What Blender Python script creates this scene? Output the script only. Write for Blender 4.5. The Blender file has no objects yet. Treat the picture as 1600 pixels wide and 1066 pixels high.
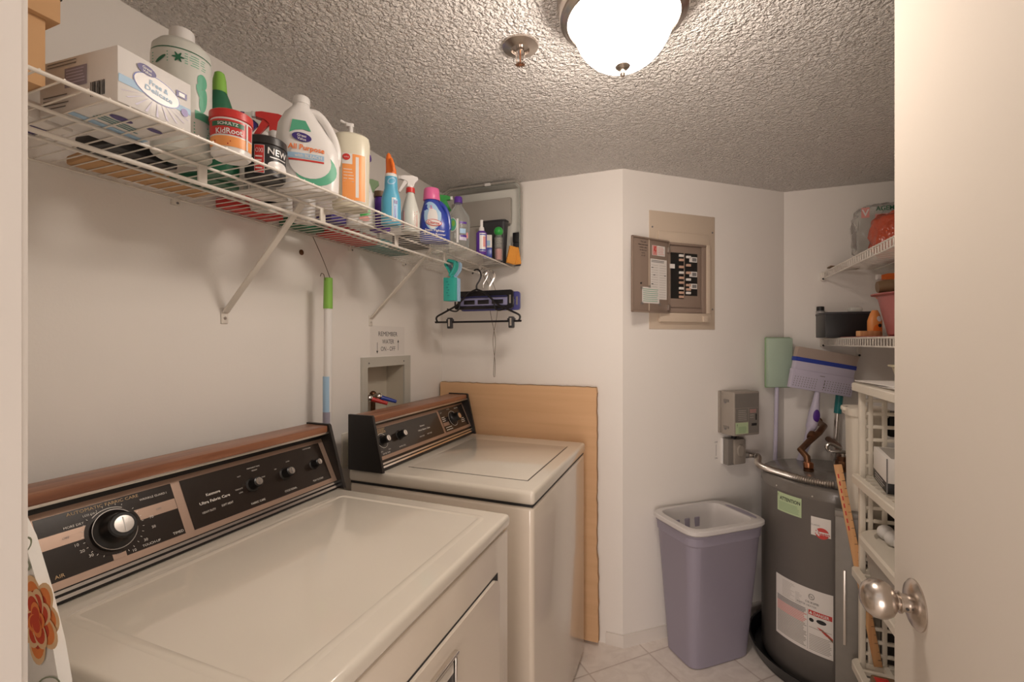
import bpy, bmesh, math, random
from mathutils import Vector, Matrix
random.seed(7)
R = math.radians
SC = bpy.context.scene
COL = SC.collection
PI = math.pi

# ------------------------------------------------------------ camera, world, exposure
cd = bpy.data.cameras.new('camera'); cam = bpy.data.objects.new('camera', cd); COL.objects.link(cam)
cd.lens = 36 * 711 / 1600; cd.sensor_width = 36; cd.clip_start = 0.01
cam.location = (1.184, 0, 1.35); cam.rotation_euler = (R(90), 0, R(21.36))
SC.camera = cam
SC.view_settings.view_transform = 'Standard'; SC.view_settings.look = 'None'
SC.view_settings.gamma = 1; SC.view_settings.use_curve_mapping = False
SC.view_settings.exposure = 0.42
wd = bpy.data.worlds.new('world'); SC.world = wd; wd.use_nodes = True
wd.node_tree.nodes['Background'].inputs[0].default_value = (1.0, 0.91, 0.84, 1)
wd.node_tree.nodes['Background'].inputs[1].default_value = 0.55
HALL_W = 31.0; LAMP_E = 34.0
ld = bpy.data.lights.new('hall_fill_light', 'AREA'); lo = bpy.data.objects.new('hall_fill_light', ld)  # no window: unseen area fill added in the hall to lift the far walls
COL.objects.link(lo); ld.energy = HALL_W; ld.size = 1.3; ld.color = (1.0, 0.85, 0.77)
lo.location = (1.1, -2.2, 0.75); lo.rotation_euler = (R(106), 0, R(-4))

# ------------------------------------------------------------ materials
MATS = {}
def mat(name, col, rough=0.5, metal=0.0, spec=0.5, bump=None, var=0.0, coat=0.0, emit=None, clear=None, vscale=8):
    m = bpy.data.materials.new(name); m.use_nodes = True; nt = m.node_tree; N = nt.nodes; L = nt.links
    p = N['Principled BSDF']; out = N['Material Output']
    p.inputs['Base Color'].default_value = (*col, 1); p.inputs['Roughness'].default_value = rough
    p.inputs['Metallic'].default_value = metal; p.inputs['Specular IOR Level'].default_value = spec
    p.inputs['Coat Weight'].default_value = coat
    tc = N.new('ShaderNodeTexCoord')
    if var:
        nz = N.new('ShaderNodeTexNoise'); nz.inputs['Scale'].default_value = vscale; nz.inputs['Detail'].default_value = 4
        L.new(tc.outputs['Object'], nz.inputs['Vector'])
        mx = N.new('ShaderNodeMix'); mx.data_type = 'RGBA'
        mx.inputs[6].default_value = (*[c * (1 - var) for c in col], 1); mx.inputs[7].default_value = (*[min(1, c * (1 + var)) for c in col], 1)
        L.new(nz.outputs['Fac'], mx.inputs[0]); L.new(mx.outputs[2], p.inputs['Base Color'])
    if bump:
        sc, st, ds = bump
        b = N.new('ShaderNodeBump'); b.inputs['Strength'].default_value = st; b.inputs['Distance'].default_value = ds
        nz = N.new('ShaderNodeTexNoise'); nz.inputs['Scale'].default_value = sc; nz.inputs['Detail'].default_value = 3
        L.new(tc.outputs['Object'], nz.inputs['Vector']); L.new(nz.outputs['Fac'], b.inputs['Height'])
        L.new(b.outputs['Normal'], p.inputs['Normal'])
    if emit:
        p.inputs['Emission Color'].default_value = (*emit[0], 1); p.inputs['Emission Strength'].default_value = emit[1]
    if clear is not None:
        tr = N.new('ShaderNodeBsdfTransparent'); tr.inputs[0].default_value = (0.93, 0.95, 0.94, 1)
        ms = N.new('ShaderNodeMixShader'); lw = N.new('ShaderNodeLayerWeight'); lw.inputs[0].default_value = 0.25
        ad = N.new('ShaderNodeMath'); ad.operation = 'ADD'; ad.use_clamp = True; ad.inputs[1].default_value = clear
        L.new(lw.outputs['Fresnel'], ad.inputs[0]); L.new(ad.outputs[0], ms.inputs[0])
        L.new(tr.outputs[0], ms.inputs[1]); L.new(p.outputs[0], ms.inputs[2]); L.new(ms.outputs[0], out.inputs[0])
    MATS[name] = m
    return m

def paint(name, col, st=0.10):
    return mat(name, col, rough=0.75, spec=0.25, bump=(160, st, 0.002), var=0.015, vscale=3)
paint('wall_paint', (0.885, 0.845, 0.80)); paint('door_paint', (0.66, 0.60, 0.53), 0.02); paint('trim_paint', (0.80, 0.75, 0.70), 0.02)
# popcorn ceiling
def ceiling_mat():
    m = mat('popcorn_ceiling', (0.91, 0.87, 0.83), rough=0.7, spec=0.35); nt = m.node_tree; N = nt.nodes; L = nt.links; p = N['Principled BSDF']
    tc = N.new('ShaderNodeTexCoord')
    n1 = N.new('ShaderNodeTexNoise'); n1.inputs['Scale'].default_value = 85; n1.inputs['Detail'].default_value = 2.5; n1.inputs['Roughness'].default_value = 0.6
    v = N.new('ShaderNodeTexVoronoi'); v.inputs['Scale'].default_value = 130; v.feature = 'SMOOTH_F1'
    L.new(tc.outputs['Object'], n1.inputs['Vector'])
    ve = N.new('ShaderNodeVectorMath'); ve.operation = 'MULTIPLY_ADD'; ve.inputs[1].default_value = (0.02, 0.02, 0.02)
    L.new(n1.outputs['Color'], ve.inputs[0]); L.new(tc.outputs['Object'], ve.inputs[2]); L.new(ve.outputs[0], v.inputs['Vector'])
    r = N.new('ShaderNodeMapRange'); r.inputs[1].default_value = 0.35; r.inputs[2].default_value = 0.7; r.interpolation_type = 'SMOOTHSTEP'
    L.new(n1.outputs['Fac'], r.inputs[0])
    s = N.new('ShaderNodeMath'); s.operation = 'SUBTRACT'; L.new(r.outputs[0], s.inputs[0]); L.new(v.outputs['Distance'], s.inputs[1])
    b = N.new('ShaderNodeBump'); b.inputs['Strength'].default_value = 1.0; b.inputs['Distance'].default_value = 0.0095
    L.new(s.outputs[0], b.inputs['Height']); L.new(b.outputs['Normal'], p.inputs['Normal'])
ceiling_mat()
def floor_mat():
    m = mat('floor_tile', (0.7, 0.62, 0.54), rough=0.35); nt = m.node_tree; N = nt.nodes; L = nt.links; p = N['Principled BSDF']
    tc = N.new('ShaderNodeTexCoord'); mp = N.new('ShaderNodeMapping'); mp.vector_type = 'POINT'
    mp.inputs['Rotation'].default_value = (0, 0, R(-45)); mp.inputs['Location'].default_value = (-2.168 + 3.05, -0.727 + 3.05, 0)
    L.new(tc.outputs['Object'], mp.inputs[0])
    br = N.new('ShaderNodeTexBrick'); br.offset = 0; br.squash = 1
    br.inputs['Scale'].default_value = 1; br.inputs['Brick Width'].default_value = 0.305; br.inputs['Row Height'].default_value = 0.305
    br.inputs['Mortar Size'].default_value = 0.0035; br.inputs['Mortar Smooth'].default_value = 0.3
    br.inputs['Color1'].default_value = (0.93, 0.855, 0.79, 1); br.inputs['Color2'].default_value = (0.90, 0.83, 0.765, 1); br.inputs['Mortar'].default_value = (0.70, 0.61, 0.55, 1)
    L.new(mp.outputs[0], br.inputs['Vector'])
    nz = N.new('ShaderNodeTexNoise'); nz.inputs['Scale'].default_value = 14; nz.inputs['Detail'].default_value = 6; nz.inputs['Distortion'].default_value = 1.5
    L.new(tc.outputs['Object'], nz.inputs['Vector'])
    mx = N.new('ShaderNodeMix'); mx.data_type = 'RGBA'; mx.blend_type = 'MULTIPLY'; mx.inputs[0].default_value = 0.35
    rr = N.new('ShaderNodeValToRGB'); rr.color_ramp.elements[0].position = 0.35; rr.color_ramp.elements[0].color = (0.72, 0.68, 0.66, 1); rr.color_ramp.elements[1].position = 0.6
    L.new(nz.outputs['Fac'], rr.inputs[0]); L.new(br.outputs['Color'], mx.inputs[6]); L.new(rr.outputs[0], mx.inputs[7]); L.new(mx.outputs[2], p.inputs['Base Color'])
    b = N.new('ShaderNodeBump'); b.invert = True; b.inputs['Strength'].default_value = 0.5; b.inputs['Distance'].default_value = 0.002
    L.new(br.outputs['Fac'], b.inputs['Height']); L.new(b.outputs['Normal'], p.inputs['Normal'])
floor_mat()
def wood_mat(name, c1, c2, axis=1, rough=0.3, sc=3.0):
    m = mat(name, c1, rough=rough); nt = m.node_tree; N = nt.nodes; L = nt.links; p = N['Principled BSDF']
    tc = N.new('ShaderNodeTexCoord'); mp = N.new('ShaderNodeMapping')
    s = [sc * 22] * 3; s[axis] = sc; mp.inputs['Scale'].default_value = s
    nz = N.new('ShaderNodeTexNoise'); nz.inputs['Scale'].default_value = 1; nz.inputs['Detail'].default_value = 5; nz.inputs['Distortion'].default_value = 0.4
    cr = N.new('ShaderNodeValToRGB'); cr.color_ramp.elements[0].position = 0.35; cr.color_ramp.elements[1].position = 0.7
    cr.color_ramp.elements[0].color = (*c1, 1); cr.color_ramp.elements[1].color = (*c2, 1)
    L.new(tc.outputs['Object'], mp.inputs[0]); L.new(mp.outputs[0], nz.inputs['Vector']); L.new(nz.outputs['Fac'], cr.inputs[0]); L.new(cr.outputs[0], p.inputs['Base Color'])
wood_mat('walnut_trim', (0.22, 0.085, 0.045), (0.38, 0.17, 0.09))
wood_mat('pine', (0.60, 0.30, 0.13), (0.72, 0.42, 0.2), axis=2, rough=0.5)
wood_mat('cardboard', (0.70, 0.43, 0.235), (0.76, 0.48, 0.27), axis=0, rough=0.85, sc=1.2)
mat('cardboard_edge', (0.24, 0.14, 0.07), 0.9, bump=(90, 0.8, 0.004))
mat('carton', (0.60, 0.36, 0.18), 0.85, var=0.06)
mat('enamel', (0.77, 0.71, 0.615), 0.11, coat=0.35)
mat('enamel_side', (0.78, 0.69, 0.585), 0.18, coat=0.5)
mat('black_plastic', (0.012, 0.011, 0.011), 0.28)
mat('dark_cap', (0.020, 0.017, 0.016), 0.38, var=0.1)
mat('panel_black', (0.022, 0.014, 0.010), 0.22, coat=0.3)
mat('panel_bronze', (0.44, 0.31, 0.24), 0.35, metal=0.55)
mat('chrome', (0.80, 0.76, 0.72), 0.18, metal=1)
mat('nickel', (0.56, 0.50, 0.45), 0.26, metal=1, bump=(300, 0.03, 0.0005))
mat('brushed', (0.72, 0.68, 0.64), 0.30, metal=1)
mat('white_ink', (0.80, 0.76, 0.70), 0.5); mat('gold_ink', (0.62, 0.42, 0.22), 0.5)
mat('ink', (0.02, 0.02, 0.022), 0.6); mat('grey_ink', (0.22, 0.21, 0.21), 0.6); mat('red_ink', (0.62, 0.06, 0.05), 0.55); mat('pink_ink', (0.75, 0.33, 0.30), 0.55)
mat('wire_white', (0.80, 0.75, 0.68), 0.35); mat('wire_dark', (0.16, 0.12, 0.09), 0.4, metal=0.8)
mat('paper', (0.82, 0.78, 0.74), 0.7); mat('paper_green', (0.50, 0.62, 0.38), 0.7)
mat('heater_grey', (0.155, 0.14, 0.128), 0.32, coat=0.15); mat('heater_top', (0.17, 0.155, 0.14), 0.25, coat=0.2)
mat('pan_black', (0.012, 0.012, 0.013), 0.3)
mat('copper', (0.50, 0.22, 0.12), 0.3, metal=1, var=0.25, vscale=30); mat('old_copper', (0.20, 0.10, 0.055), 0.4, metal=0.85, var=0.4, vscale=35)
mat('flex_steel', (0.55, 0.51, 0.47), 0.3, metal=1)
mat('box_grey', (0.34, 0.30, 0.26), 0.45); mat('box_grey_dark', (0.22, 0.20, 0.18), 0.45)
mat('panel_beige', (0.64, 0.53, 0.42), 0.45); mat('panel_taupe', (0.30, 0.225, 0.18), 0.45)
mat('bin_blue', (0.33, 0.305, 0.385), 0.45, bump=(400, 0.05, 0.0005)); mat('bin_white', (0.70, 0.67, 0.66), 0.4)
mat('resin_white', (0.76, 0.70, 0.60), 0.4); mat('resin_grey', (0.42, 0.39, 0.35), 0.4)
mat('alu', (0.25, 0.235, 0.215), 0.5, metal=0.45, var=0.15, vscale=20)
mat('p_white', (0.80, 0.78, 0.76), 0.3); mat('p_cream', (0.74, 0.70, 0.56), 0.3); mat('p_milky', (0.66, 0.67, 0.62), 0.35)
mat('p_red', (0.60, 0.035, 0.03), 0.35); mat('p_orange', (0.90, 0.20, 0.03), 0.35); mat('p_orange_l', (0.90, 0.35, 0.10), 0.4); mat('p_blue', (0.03, 0.06, 0.38), 0.3)
mat('p_navy', (0.05, 0.03, 0.20), 0.35); mat('p_purple', (0.10, 0.03, 0.30), 0.35); mat('p_pink', (0.80, 0.16, 0.38), 0.35); mat('p_green', (0.03, 0.38, 0.06), 0.35)
mat('p_dgreen', (0.02, 0.14, 0.07), 0.35); mat('p_lime', (0.25, 0.52, 0.08), 0.4); mat('p_teal', (0.04, 0.45, 0.38), 0.4); mat('p_tealdk', (0.02, 0.22, 0.23), 0.4); mat('p_sky', (0.10, 0.42, 0.62), 0.3)
mat('p_skylt', (0.38, 0.58, 0.78), 0.45); mat('p_lilac', (0.60, 0.56, 0.70), 0.4); mat('p_mint', (0.44, 0.56, 0.45), 0.8, bump=(250, 0.2, 0.001)); mat('p_mintdk', (0.28, 0.42, 0.24), 0.7)
mat('p_black', (0.015, 0.015, 0.017), 0.4); mat('p_charcoal', (0.035, 0.035, 0.04), 0.5); mat('p_grey', (0.42, 0.39, 0.35), 0.6); mat('p_emerald', (0.10, 0.42, 0.26), 0.45)
mat('bristle', (0.50, 0.40, 0.34), 0.9, bump=(500, 0.8, 0.003)); mat('p_rose', (0.50, 0.17, 0.16), 0.4); mat('p_brown', (0.20, 0.12, 0.06), 0.5)
mat('sponge', (0.85, 0.36, 0.06), 0.9, bump=(220, 0.9, 0.004)); mat('p_beige', (0.62, 0.55, 0.38), 0.4); mat('dust_grey', (0.40, 0.37, 0.33), 0.9, bump=(80, 0.3, 0.003))
mat('hanger_black', (0.012, 0.010, 0.012), 0.3); mat('hanger_blue', (0.09, 0.09, 0.30), 0.3); mat('hanger_lilac', (0.26, 0.25, 0.42), 0.35)
mat('clear_plastic', (0.75, 0.74, 0.70), 0.12, clear=0.06); mat('clear_bottle', (0.72, 0.73, 0.72), 0.1, clear=0.16); mat('clear_bag', (0.88, 0.85, 0.83), 0.2, clear=0.14)
mat('red_bag', (0.55, 0.09, 0.04), 0.22, bump=(14, 0.9, 0.03)); mat('opal_glass', (1, 0.98, 0.95), 0.3, emit=((1.0, 0.875, 0.765), LAMP_E))
mat('valve_box', (0.54, 0.52, 0.46), 0.45); mat('box_inner', (0.62, 0.56, 0.46), 0.6)
mat('breaker_black', (0.01, 0.01, 0.01), 0.4); mat('breaker_peach', (0.62, 0.40, 0.30), 0.5)
def floral():
    m = mat('floral_cotton', (0.90, 0.88, 0.84), 0.85, bump=(500, 0.15, 0.0006)); return m
floral()
for n, c in (('petal_red', (0.62, 0.07, 0.03)), ('petal_orange', (0.85, 0.26, 0.07)), ('petal_cream', (0.85, 0.58, 0.33)), ('leaf_grey', (0.32, 0.36, 0.26))): mat(n, c, 0.85)

# ------------------------------------------------------------ mesh builder
_tc = {}
def text_data(s, bold=False):
    k = (s, bold)
    if k not in _tc:
        cu = bpy.data.curves.new('t', 'FONT'); cu.body = s; cu.size = 1; cu.resolution_u = 2
        if bold: cu.offset = 0.018
        o = bpy.data.objects.new('t', cu); COL.objects.link(o)
        dg = bpy.context.evaluated_depsgraph_get(); e = o.evaluated_get(dg); me = e.to_mesh()
        vs = [v.co.copy() for v in me.vertices]; fs = [tuple(p.vertices) for p in me.polygons]
        e.to_mesh_clear(); bpy.data.objects.remove(o); bpy.data.curves.remove(cu)
        xs = [v.x for v in vs] or [0]; ys = [v.y for v in vs] or [0]
        _tc[k] = (vs, fs, min(xs), max(xs), min(ys), max(ys))
    return _tc[k]

class G:
    def __init__(s, m=None): s.bm = bmesh.new(); s.mats = []; s.M = m or Matrix.Identity(4)
    def mi(s, name):
        if name not in s.mats: s.mats.append(name)
        return s.mats.index(name)
    def _fin(s, vs, name, M=None):
        fs = set(f for v in vs for f in v.link_faces); i = s.mi(name)
        for f in fs: f.material_index = i
        T = s.M @ (M or Matrix.Identity(4))
        bmesh.ops.transform(s.bm, matrix=T, verts=list(vs))
    def add(s, vs, fs, name, M=None):
        bv = [s.bm.verts.new(Vector(v)) for v in vs]
        i = s.mi(name)
        for f in fs:
            try:
                nf = s.bm.faces.new([bv[k] for k in f]); nf.material_index = i
            except ValueError: pass
        T = s.M @ (M or Matrix.Identity(4))
        for v in bv: v.co = T @ v.co
        return s
    def box(s, a, b, name, bev=0.0, M=None, seg=2):
        c = [(a[i] + b[i]) / 2 for i in range(3)]; d = [abs(b[i] - a[i]) for i in range(3)]
        g = bmesh.ops.create_cube(s.bm, size=1, matrix=Matrix.Translation(c) @ Matrix.Diagonal((*d, 1)))
        vs = set(g['verts'])
        if bev:
            es = set(e for v in vs for e in v.link_edges)
            r = bmesh.ops.bevel(s.bm, geom=list(es), offset=min(bev, min(d) * 0.49), segments=seg, affect='EDGES', profile=0.5)
            vs = set(v for v in r['verts']) | set(v for v in vs if v.is_valid)
            fs = set(f for v in vs for f in v.link_faces); vs = set(v for f in fs for v in f.verts)
        s._fin(vs, name, M); return s
    def loft(s, rings, name, seg=24, cap=True, M=None, caps=None):
        # rings: (z, rx, ry, n, cx, cy)
        V = []; F = []
        for r in rings:
            r = tuple(r) + (None,) * (6 - len(r)); z, rx, ry, n, cx, cy = r
            ry = rx if ry is None else ry; n = n or 2; cx = cx or 0; cy = cy or 0
            for k in range(seg):
                a = 2 * PI * k / seg; sn, cs = math.sin(a), math.cos(a)
                V.append((cx + rx * math.copysign(abs(sn) ** (2 / n), sn), cy - ry * math.copysign(abs(cs) ** (2 / n), cs), z))
        for i in range(len(rings) - 1):
            for k in range(seg):
                F.append((i * seg + k, i * seg + (k + 1) % seg, (i + 1) * seg + (k + 1) % seg, (i + 1) * seg + k))
        if cap:
            if cap != 'end': F.append(tuple(range(seg))[::-1])
            F.append(tuple((len(rings) - 1) * seg + k for k in range(seg)))
        return s.add(V, F, name, M)
    def cyl(s, p, q, r, name, r2=None, seg=16, cap=True):
        p = Vector(p); q = Vector(q); d = q - p; L = d.length
        Q = d.to_track_quat('Z', 'Y').to_matrix().to_4x4()
        return s.loft([(0, r), (L, r if r2 is None else r2)], name, seg, cap, Matrix.Translation(p) @ Q)
    def turn(s, prof, name, p=(0, 0, 0), d=(0, 0, 1), seg=24, cap=True):
        Q = Vector(d).to_track_quat('Z', 'Y').to_matrix().to_4x4()
        return s.loft([(z, r) for r, z in prof], name, seg, cap, Matrix.Translation(Vector(p)) @ Q)
    def tube(s, pts, r, name, seg=8, closed=False, sub=0, flat=None):
        P = [Vector(p) for p in pts]
        if sub:
            Q = []; n = len(P)
            for i in range(n if closed else n - 1):
                p0 = P[(i - 1) % n] if closed or i > 0 else P[i]; p1 = P[i]; p2 = P[(i + 1) % n]; p3 = P[(i + 2) % n] if closed or i + 2 < n else p2
                for k in range(sub):
                    t = k / sub
                    Q.append(0.5 * ((2 * p1) + (-p0 + p2) * t + (2 * p0 - 5 * p1 + 4 * p2 - p3) * t * t + (-p0 + 3 * p1 - 3 * p2 + p3) * t ** 3))
            if not closed: Q.append(P[-1])
            P = Q
        n = len(P); V = []; F = []; up = None
        for i in range(n):
            t = (P[(i + 1) % n] - P[i - 1]) if closed else (P[min(i + 1, n - 1)] - P[max(i - 1, 0)])
            t.normalize()
            if up is None: up = Vector((0, 0, 1)) if abs(t.z) < 0.9 else Vector((1, 0, 0))
            a = t.cross(up)
            if a.length < 1e-6: a = t.orthogonal()
            a.normalize(); b = a.cross(t).normalized(); up = b
            if isinstance(r, (list, tuple)):
                q = i * (len(r) - 1) / max(n - 1, 1); q0 = min(int(q), len(r) - 2); rr = r[q0] + (r[q0 + 1] - r[q0]) * (q - q0)
            else: rr = r
            for k in range(seg):
                an = 2 * PI * k / seg
                V.append(P[i] + a * rr * math.cos(an) + b * rr * math.sin(an) * (flat or 1))
        m = n if closed else n - 1
        for i in range(m):
            for k in range(seg):
                F.append((i * seg + k, i * seg + (k + 1) % seg, ((i + 1) % n) * seg + (k + 1) % seg, ((i + 1) % n) * seg + k))
        if not closed: F.append(tuple(range(seg))[::-1]); F.append(tuple((n - 1) * seg + k for k in range(seg)))
        return s.add(V, F, name)
    def prism(s, pts, h0, h1, name, M=None):
        # pts in local xy, extruded along z
        n = len(pts); V = [(x, y, h0) for x, y in pts] + [(x, y, h1) for x, y in pts]
        F = [tuple(range(n))[::-1], tuple(range(n, 2 * n))] + [(i, (i + 1) % n, n + (i + 1) % n, n + i) for i in range(n)]
        return s.add(V, F, name, M)
    def sph(s, c, r, name, sc=(1, 1, 1), seg=16, M=None):
        n = seg // 2; rings = []
        for i in range(1, n): a = PI * i / n; rings.append((-math.cos(a) * r * sc[2], math.sin(a) * r * sc[0], math.sin(a) * r * sc[1]))
        rings = [(-r * sc[2], r * sc[0] * 0.01, r * sc[1] * 0.01)] + rings + [(r * sc[2], r * sc[0] * 0.01, r * sc[1] * 0.01)]
        return s.loft(rings, name, seg, True, (M or Matrix.Identity(4)) @ Matrix.Translation(c) if M else Matrix.Translation(c))
    # surface decals: fr(u, v, w) -> point
    def patch(s, fr, u0, v0, u1, v1, name, w=0.0006, nu=1, nv=1):
        V = [fr(u0 + (u1 - u0) * i / nu, v0 + (v1 - v0) * j / nv, w) for j in range(nv + 1) for i in range(nu + 1)]
        F = [(j * (nu + 1) + i, j * (nu + 1) + i + 1, (j + 1) * (nu + 1) + i + 1, (j + 1) * (nu + 1) + i) for j in range(nv) for i in range(nu)]
        return s.add(V, F, name)
    def disk(s, fr, cu, cv, ru, rv, name, w=0.0008, seg=20, rings=2, r0=0.0, a0=0, a1=360, rot=0):
        V = []; F = []
        cr, sr = math.cos(R(rot)), math.sin(R(rot))
        full = (a1 - a0) >= 360; ns = seg + (0 if full else 1)
        for j in range(rings + 1):
            q = r0 + (1 - r0) * j / rings
            q = max(q, 0.001)
            for k in range(ns):
                a = R(a0 + (a1 - a0) * k / seg); x, y = ru * q * math.cos(a), rv * q * math.sin(a)
                V.append(fr(cu + x * cr - y * sr, cv + x * sr + y * cr, w))
        for j in range(rings):
            for k in range(seg):
                k2 = (k + 1) % ns if full else k + 1
                F.append((j * ns + k, (j + 1) * ns + k, (j + 1) * ns + k2, j * ns + k2))
        return s.add(V, F, name)
    def poly(s, fr, pts, name, w=0.0008):
        return s.add([fr(u, v, w) for u, v in pts], [tuple(range(len(pts)))], name)
    def text(s, fr, t, cu, cv, h, name, w=0.0012, wid=None, al='c', rot=0, bold=False, slant=0):
        vs, fs, x0, x1, y0, y1 = text_data(t, bold)
        k = h / 0.72; kx = k
        if wid and x1 > x0: kx = wid / (x1 - x0)
        off = {'c': (x0 + x1) / 2, 'l': x0, 'r': x1}[al]; yo = 0.36
        cr, sr = math.cos(R(rot)), math.sin(R(rot)); V = []
        for v in vs:
            x = (v.x - off) * kx + slant * v.y * k; y = (v.y - yo) * k
            V.append(fr(cu + x * cr - y * sr, cv + x * sr + y * cr, w))
        return s.add(V, fs, name)
    def lines(s, fr, u0, u1, v0, v1, n, name, w=0.001, th=0.35, rag=0.2):
        dv = (v0 - v1) / n
        for i in range(n):
            v = v0 - dv * (i + 0.5); uu = u1 - random.random() * rag * (u1 - u0)
            s.patch(fr, u0, v - dv * th / 2, uu, v + dv * th / 2, name, w, max(1, int(abs(u1 - u0) / 0.02)))
        return s
    def build(s, name, parent=None, sharp=35, world=False):
        bm = s.bm
        if world and parent is not None:
            r = parent
            while r.parent: r = r.parent
            Mi = (Matrix.Translation(r.location) @ r.rotation_euler.to_matrix().to_4x4()).inverted()
            bmesh.ops.transform(bm, matrix=Mi, verts=bm.verts)
        bm.normal_update()
        closed = [f for f in bm.faces if all(len(e.link_faces) == 2 for e in f.edges)]
        if closed: bmesh.ops.recalc_face_normals(bm, faces=closed)
        for f in bm.faces: f.smooth = True
        ca = math.cos(R(sharp))
        for e in bm.edges:
            if len(e.link_faces) == 2:
                if e.link_faces[0].normal.dot(e.link_faces[1].normal) < ca: e.smooth = False
        me = bpy.data.meshes.new(name); bm.to_mesh(me); bm.free()
        for m in s.mats: me.materials.append(MATS[m])
        o = bpy.data.objects.new(name, me); COL.objects.link(o)
        if parent is not None: o.parent = parent
        return o

def thing(name, label, cat, loc=(0, 0, 0), rz=0, group=None, rot=None):
    o = bpy.data.objects.new(name, None); COL.objects.link(o); o.empty_display_size = 0.05
    o.location = loc; o.rotation_euler = rot or (0, 0, rz); return tag(o, label, cat, group)
def tag(o, label, cat, group=None):
    o['label'] = label; o['category'] = cat
    if group: o['group'] = group
    return o
def struct(g, name, label=None, cat=None):
    o = g.build(name); o['kind'] = 'structure'
    if label: o['label'] = label
    return o
def frame(o, ux, uy):
    o = Vector(o); ux = Vector(ux).normalized(); uy = Vector(uy).normalized(); n = ux.cross(uy)
    return lambda u, v, w=0.0: o + ux * u + uy * v + n * w
def rrect(x0, y0, x1, y1, r, n=5):
    P = []
    for cx, cy, a in ((x1 - r, y1 - r, 0), (x0 + r, y1 - r, 90), (x0 + r, y0 + r, 180), (x1 - r, y0 + r, 270)):
        for k in range(n + 1): t = R(a + 90 * k / n); P.append((cx + r * math.cos(t), cy + r * math.sin(t)))
    return P

# ------------------------------------------------------------ the room
CZ = 2.11
C2 = Vector((0.908, 2.045, 0)); C3 = Vector((1.631, 2.669, 0)); WD = (C3 - C2).normalized(); WN = Vector((WD.y, -WD.x, 0))
T = 0.1
def wpt(s, t, z=0): return C2 + WD * s + WN * t + Vector((0, 0, z))
g = G()
for a, b in (((-T, 0.09, 0), (0, 1.450, CZ)), ((-T, 1.708, 0), (0, 2.145, CZ)), ((-T, 1.450, 1.252), (0, 1.708, CZ)), ((-T, 1.450, 0), (0, 1.708, 1.02))): g.box(a, b, 'wall_paint')
struct(g, 'wall_left')
g = G(); g.box((0, 2.045, 0), (0.908, 2.145, CZ), 'wall_paint'); struct(g, 'wall_back')
g = G(); o2 = C2 - WN * T; o3 = C3 - WN * T
g.prism([(C2.x, C2.y), (C3.x, C3.y), (o3.x, o3.y + 0.0), (o2.x, o2.y)], 0, CZ, 'wall_paint'); struct(g, 'wall_angled')
g = G(); g.box((1.631, 2.669, 0), (2.31, 2.769, CZ), 'wall_paint'); struct(g, 'wall_back_right')
g = G(); g.box((2.21, 0.09, 0), (2.31, 2.669, CZ), 'wall_paint'); struct(g, 'wall_right')
g = G(); g.box((0, 0.09, 0), (0.70, 0.185, CZ), 'wall_paint'); g.box((1.53, 0.09, 0), (2.21, 0.185, CZ), 'wall_paint'); g.box((0.70, 0.09, 2.035), (1.53, 0.185, CZ), 'wall_paint'); struct(g, 'wall_front')
g = G(); g.box((-T, 0.09, CZ), (2.31, 2.80, CZ + 0.1), 'popcorn_ceiling'); struct(g, 'ceiling')
g = G(); g.box((-1.5, -2.6, -0.1), (3.5, 2.80, 0), 'floor_tile'); struct(g, 'floor')
# hallway outside the door, behind the camera
g = G(); g.box((-1.5, -2.7, 0), (3.5, -2.6, 2.44), 'wall_paint'); struct(g, 'wall_hall')
g = G()
for x0, x1 in ((0.602, 0.702), ): pass
g.box((0.700, 0.085, 0), (0.7015, 0.190, 2.03), 'trim_paint')
g.box((0.635, 0.185, 0), (0.697, 0.197, 2.09), 'trim_paint', 0.004)
g.box((1.5285, 0.085, 0), (1.53, 0.190, 2.03), 'trim_paint')
g.box((1.535, 0.185, 0), (1.595, 0.197, 2.09), 'trim_paint', 0.004)
g.box((0.697, 0.185, 2.035), (1.535, 0.197, 2.09), 'trim_paint', 0.004)
struct(g, 'trim_1')
g = G(); g.box((0.835, 2.036, 0), (0.912, 2.045, 0.055), 'trim_paint', 0.002); struct(g, 'baseboard_back')
g = G(); a, b = wpt(-0.003, 0), wpt(0.958, 0); c, d = wpt(0.958, 0.009), wpt(-0.003, 0.009)
g.prism([(p.x, p.y) for p in (a, b, c, d)], 0, 0.055, 'trim_paint'); struct(g, 'baseboard_angled')
g = G(); g.box((1.64, 2.660, 0), (2.21, 2.669, 0.055), 'trim_paint', 0.002); struct(g, 'baseboard_right')

# door, open at the right
g = G(); g.box((1.486, 0.140, 0.012), (1.521, 0.894, 2.02), 'door_paint', 0.0015); dr = struct(g, 'door_1', 'cream painted slab door standing open at the right')
g = G(); ky, kz = 0.818, 0.972
g.turn([(0.0345, 0), (0.0345, 0.002), (0.030, 0.006), (0.022, 0.0085), (0.018, 0.010), (0.0125, 0.0105), (0.0125, 0.018), (0.0150, 0.019), (0.0150, 0.021), (0.0115, 0.022), (0.0115, 0.0235), (0.016, 0.026), (0.0225, 0.031), (0.0262, 0.038), (0.0272, 0.045), (0.0255, 0.053), (0.020, 0.0605), (0.011, 0.0655), (0.001, 0.067)], 'nickel', (1.486, ky, kz), (-1, 0, 0), 40)
o = g.build('door_knob', dr); o['label'] = 'brushed nickel egg shaped door knob'
g = G(); g.cyl((1.4715, ky - 0.0120, kz - 0.003), (1.4715, ky - 0.0131, kz - 0.003), 0.002, 'ink', seg=10); g.build('set_screw', o)

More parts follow.
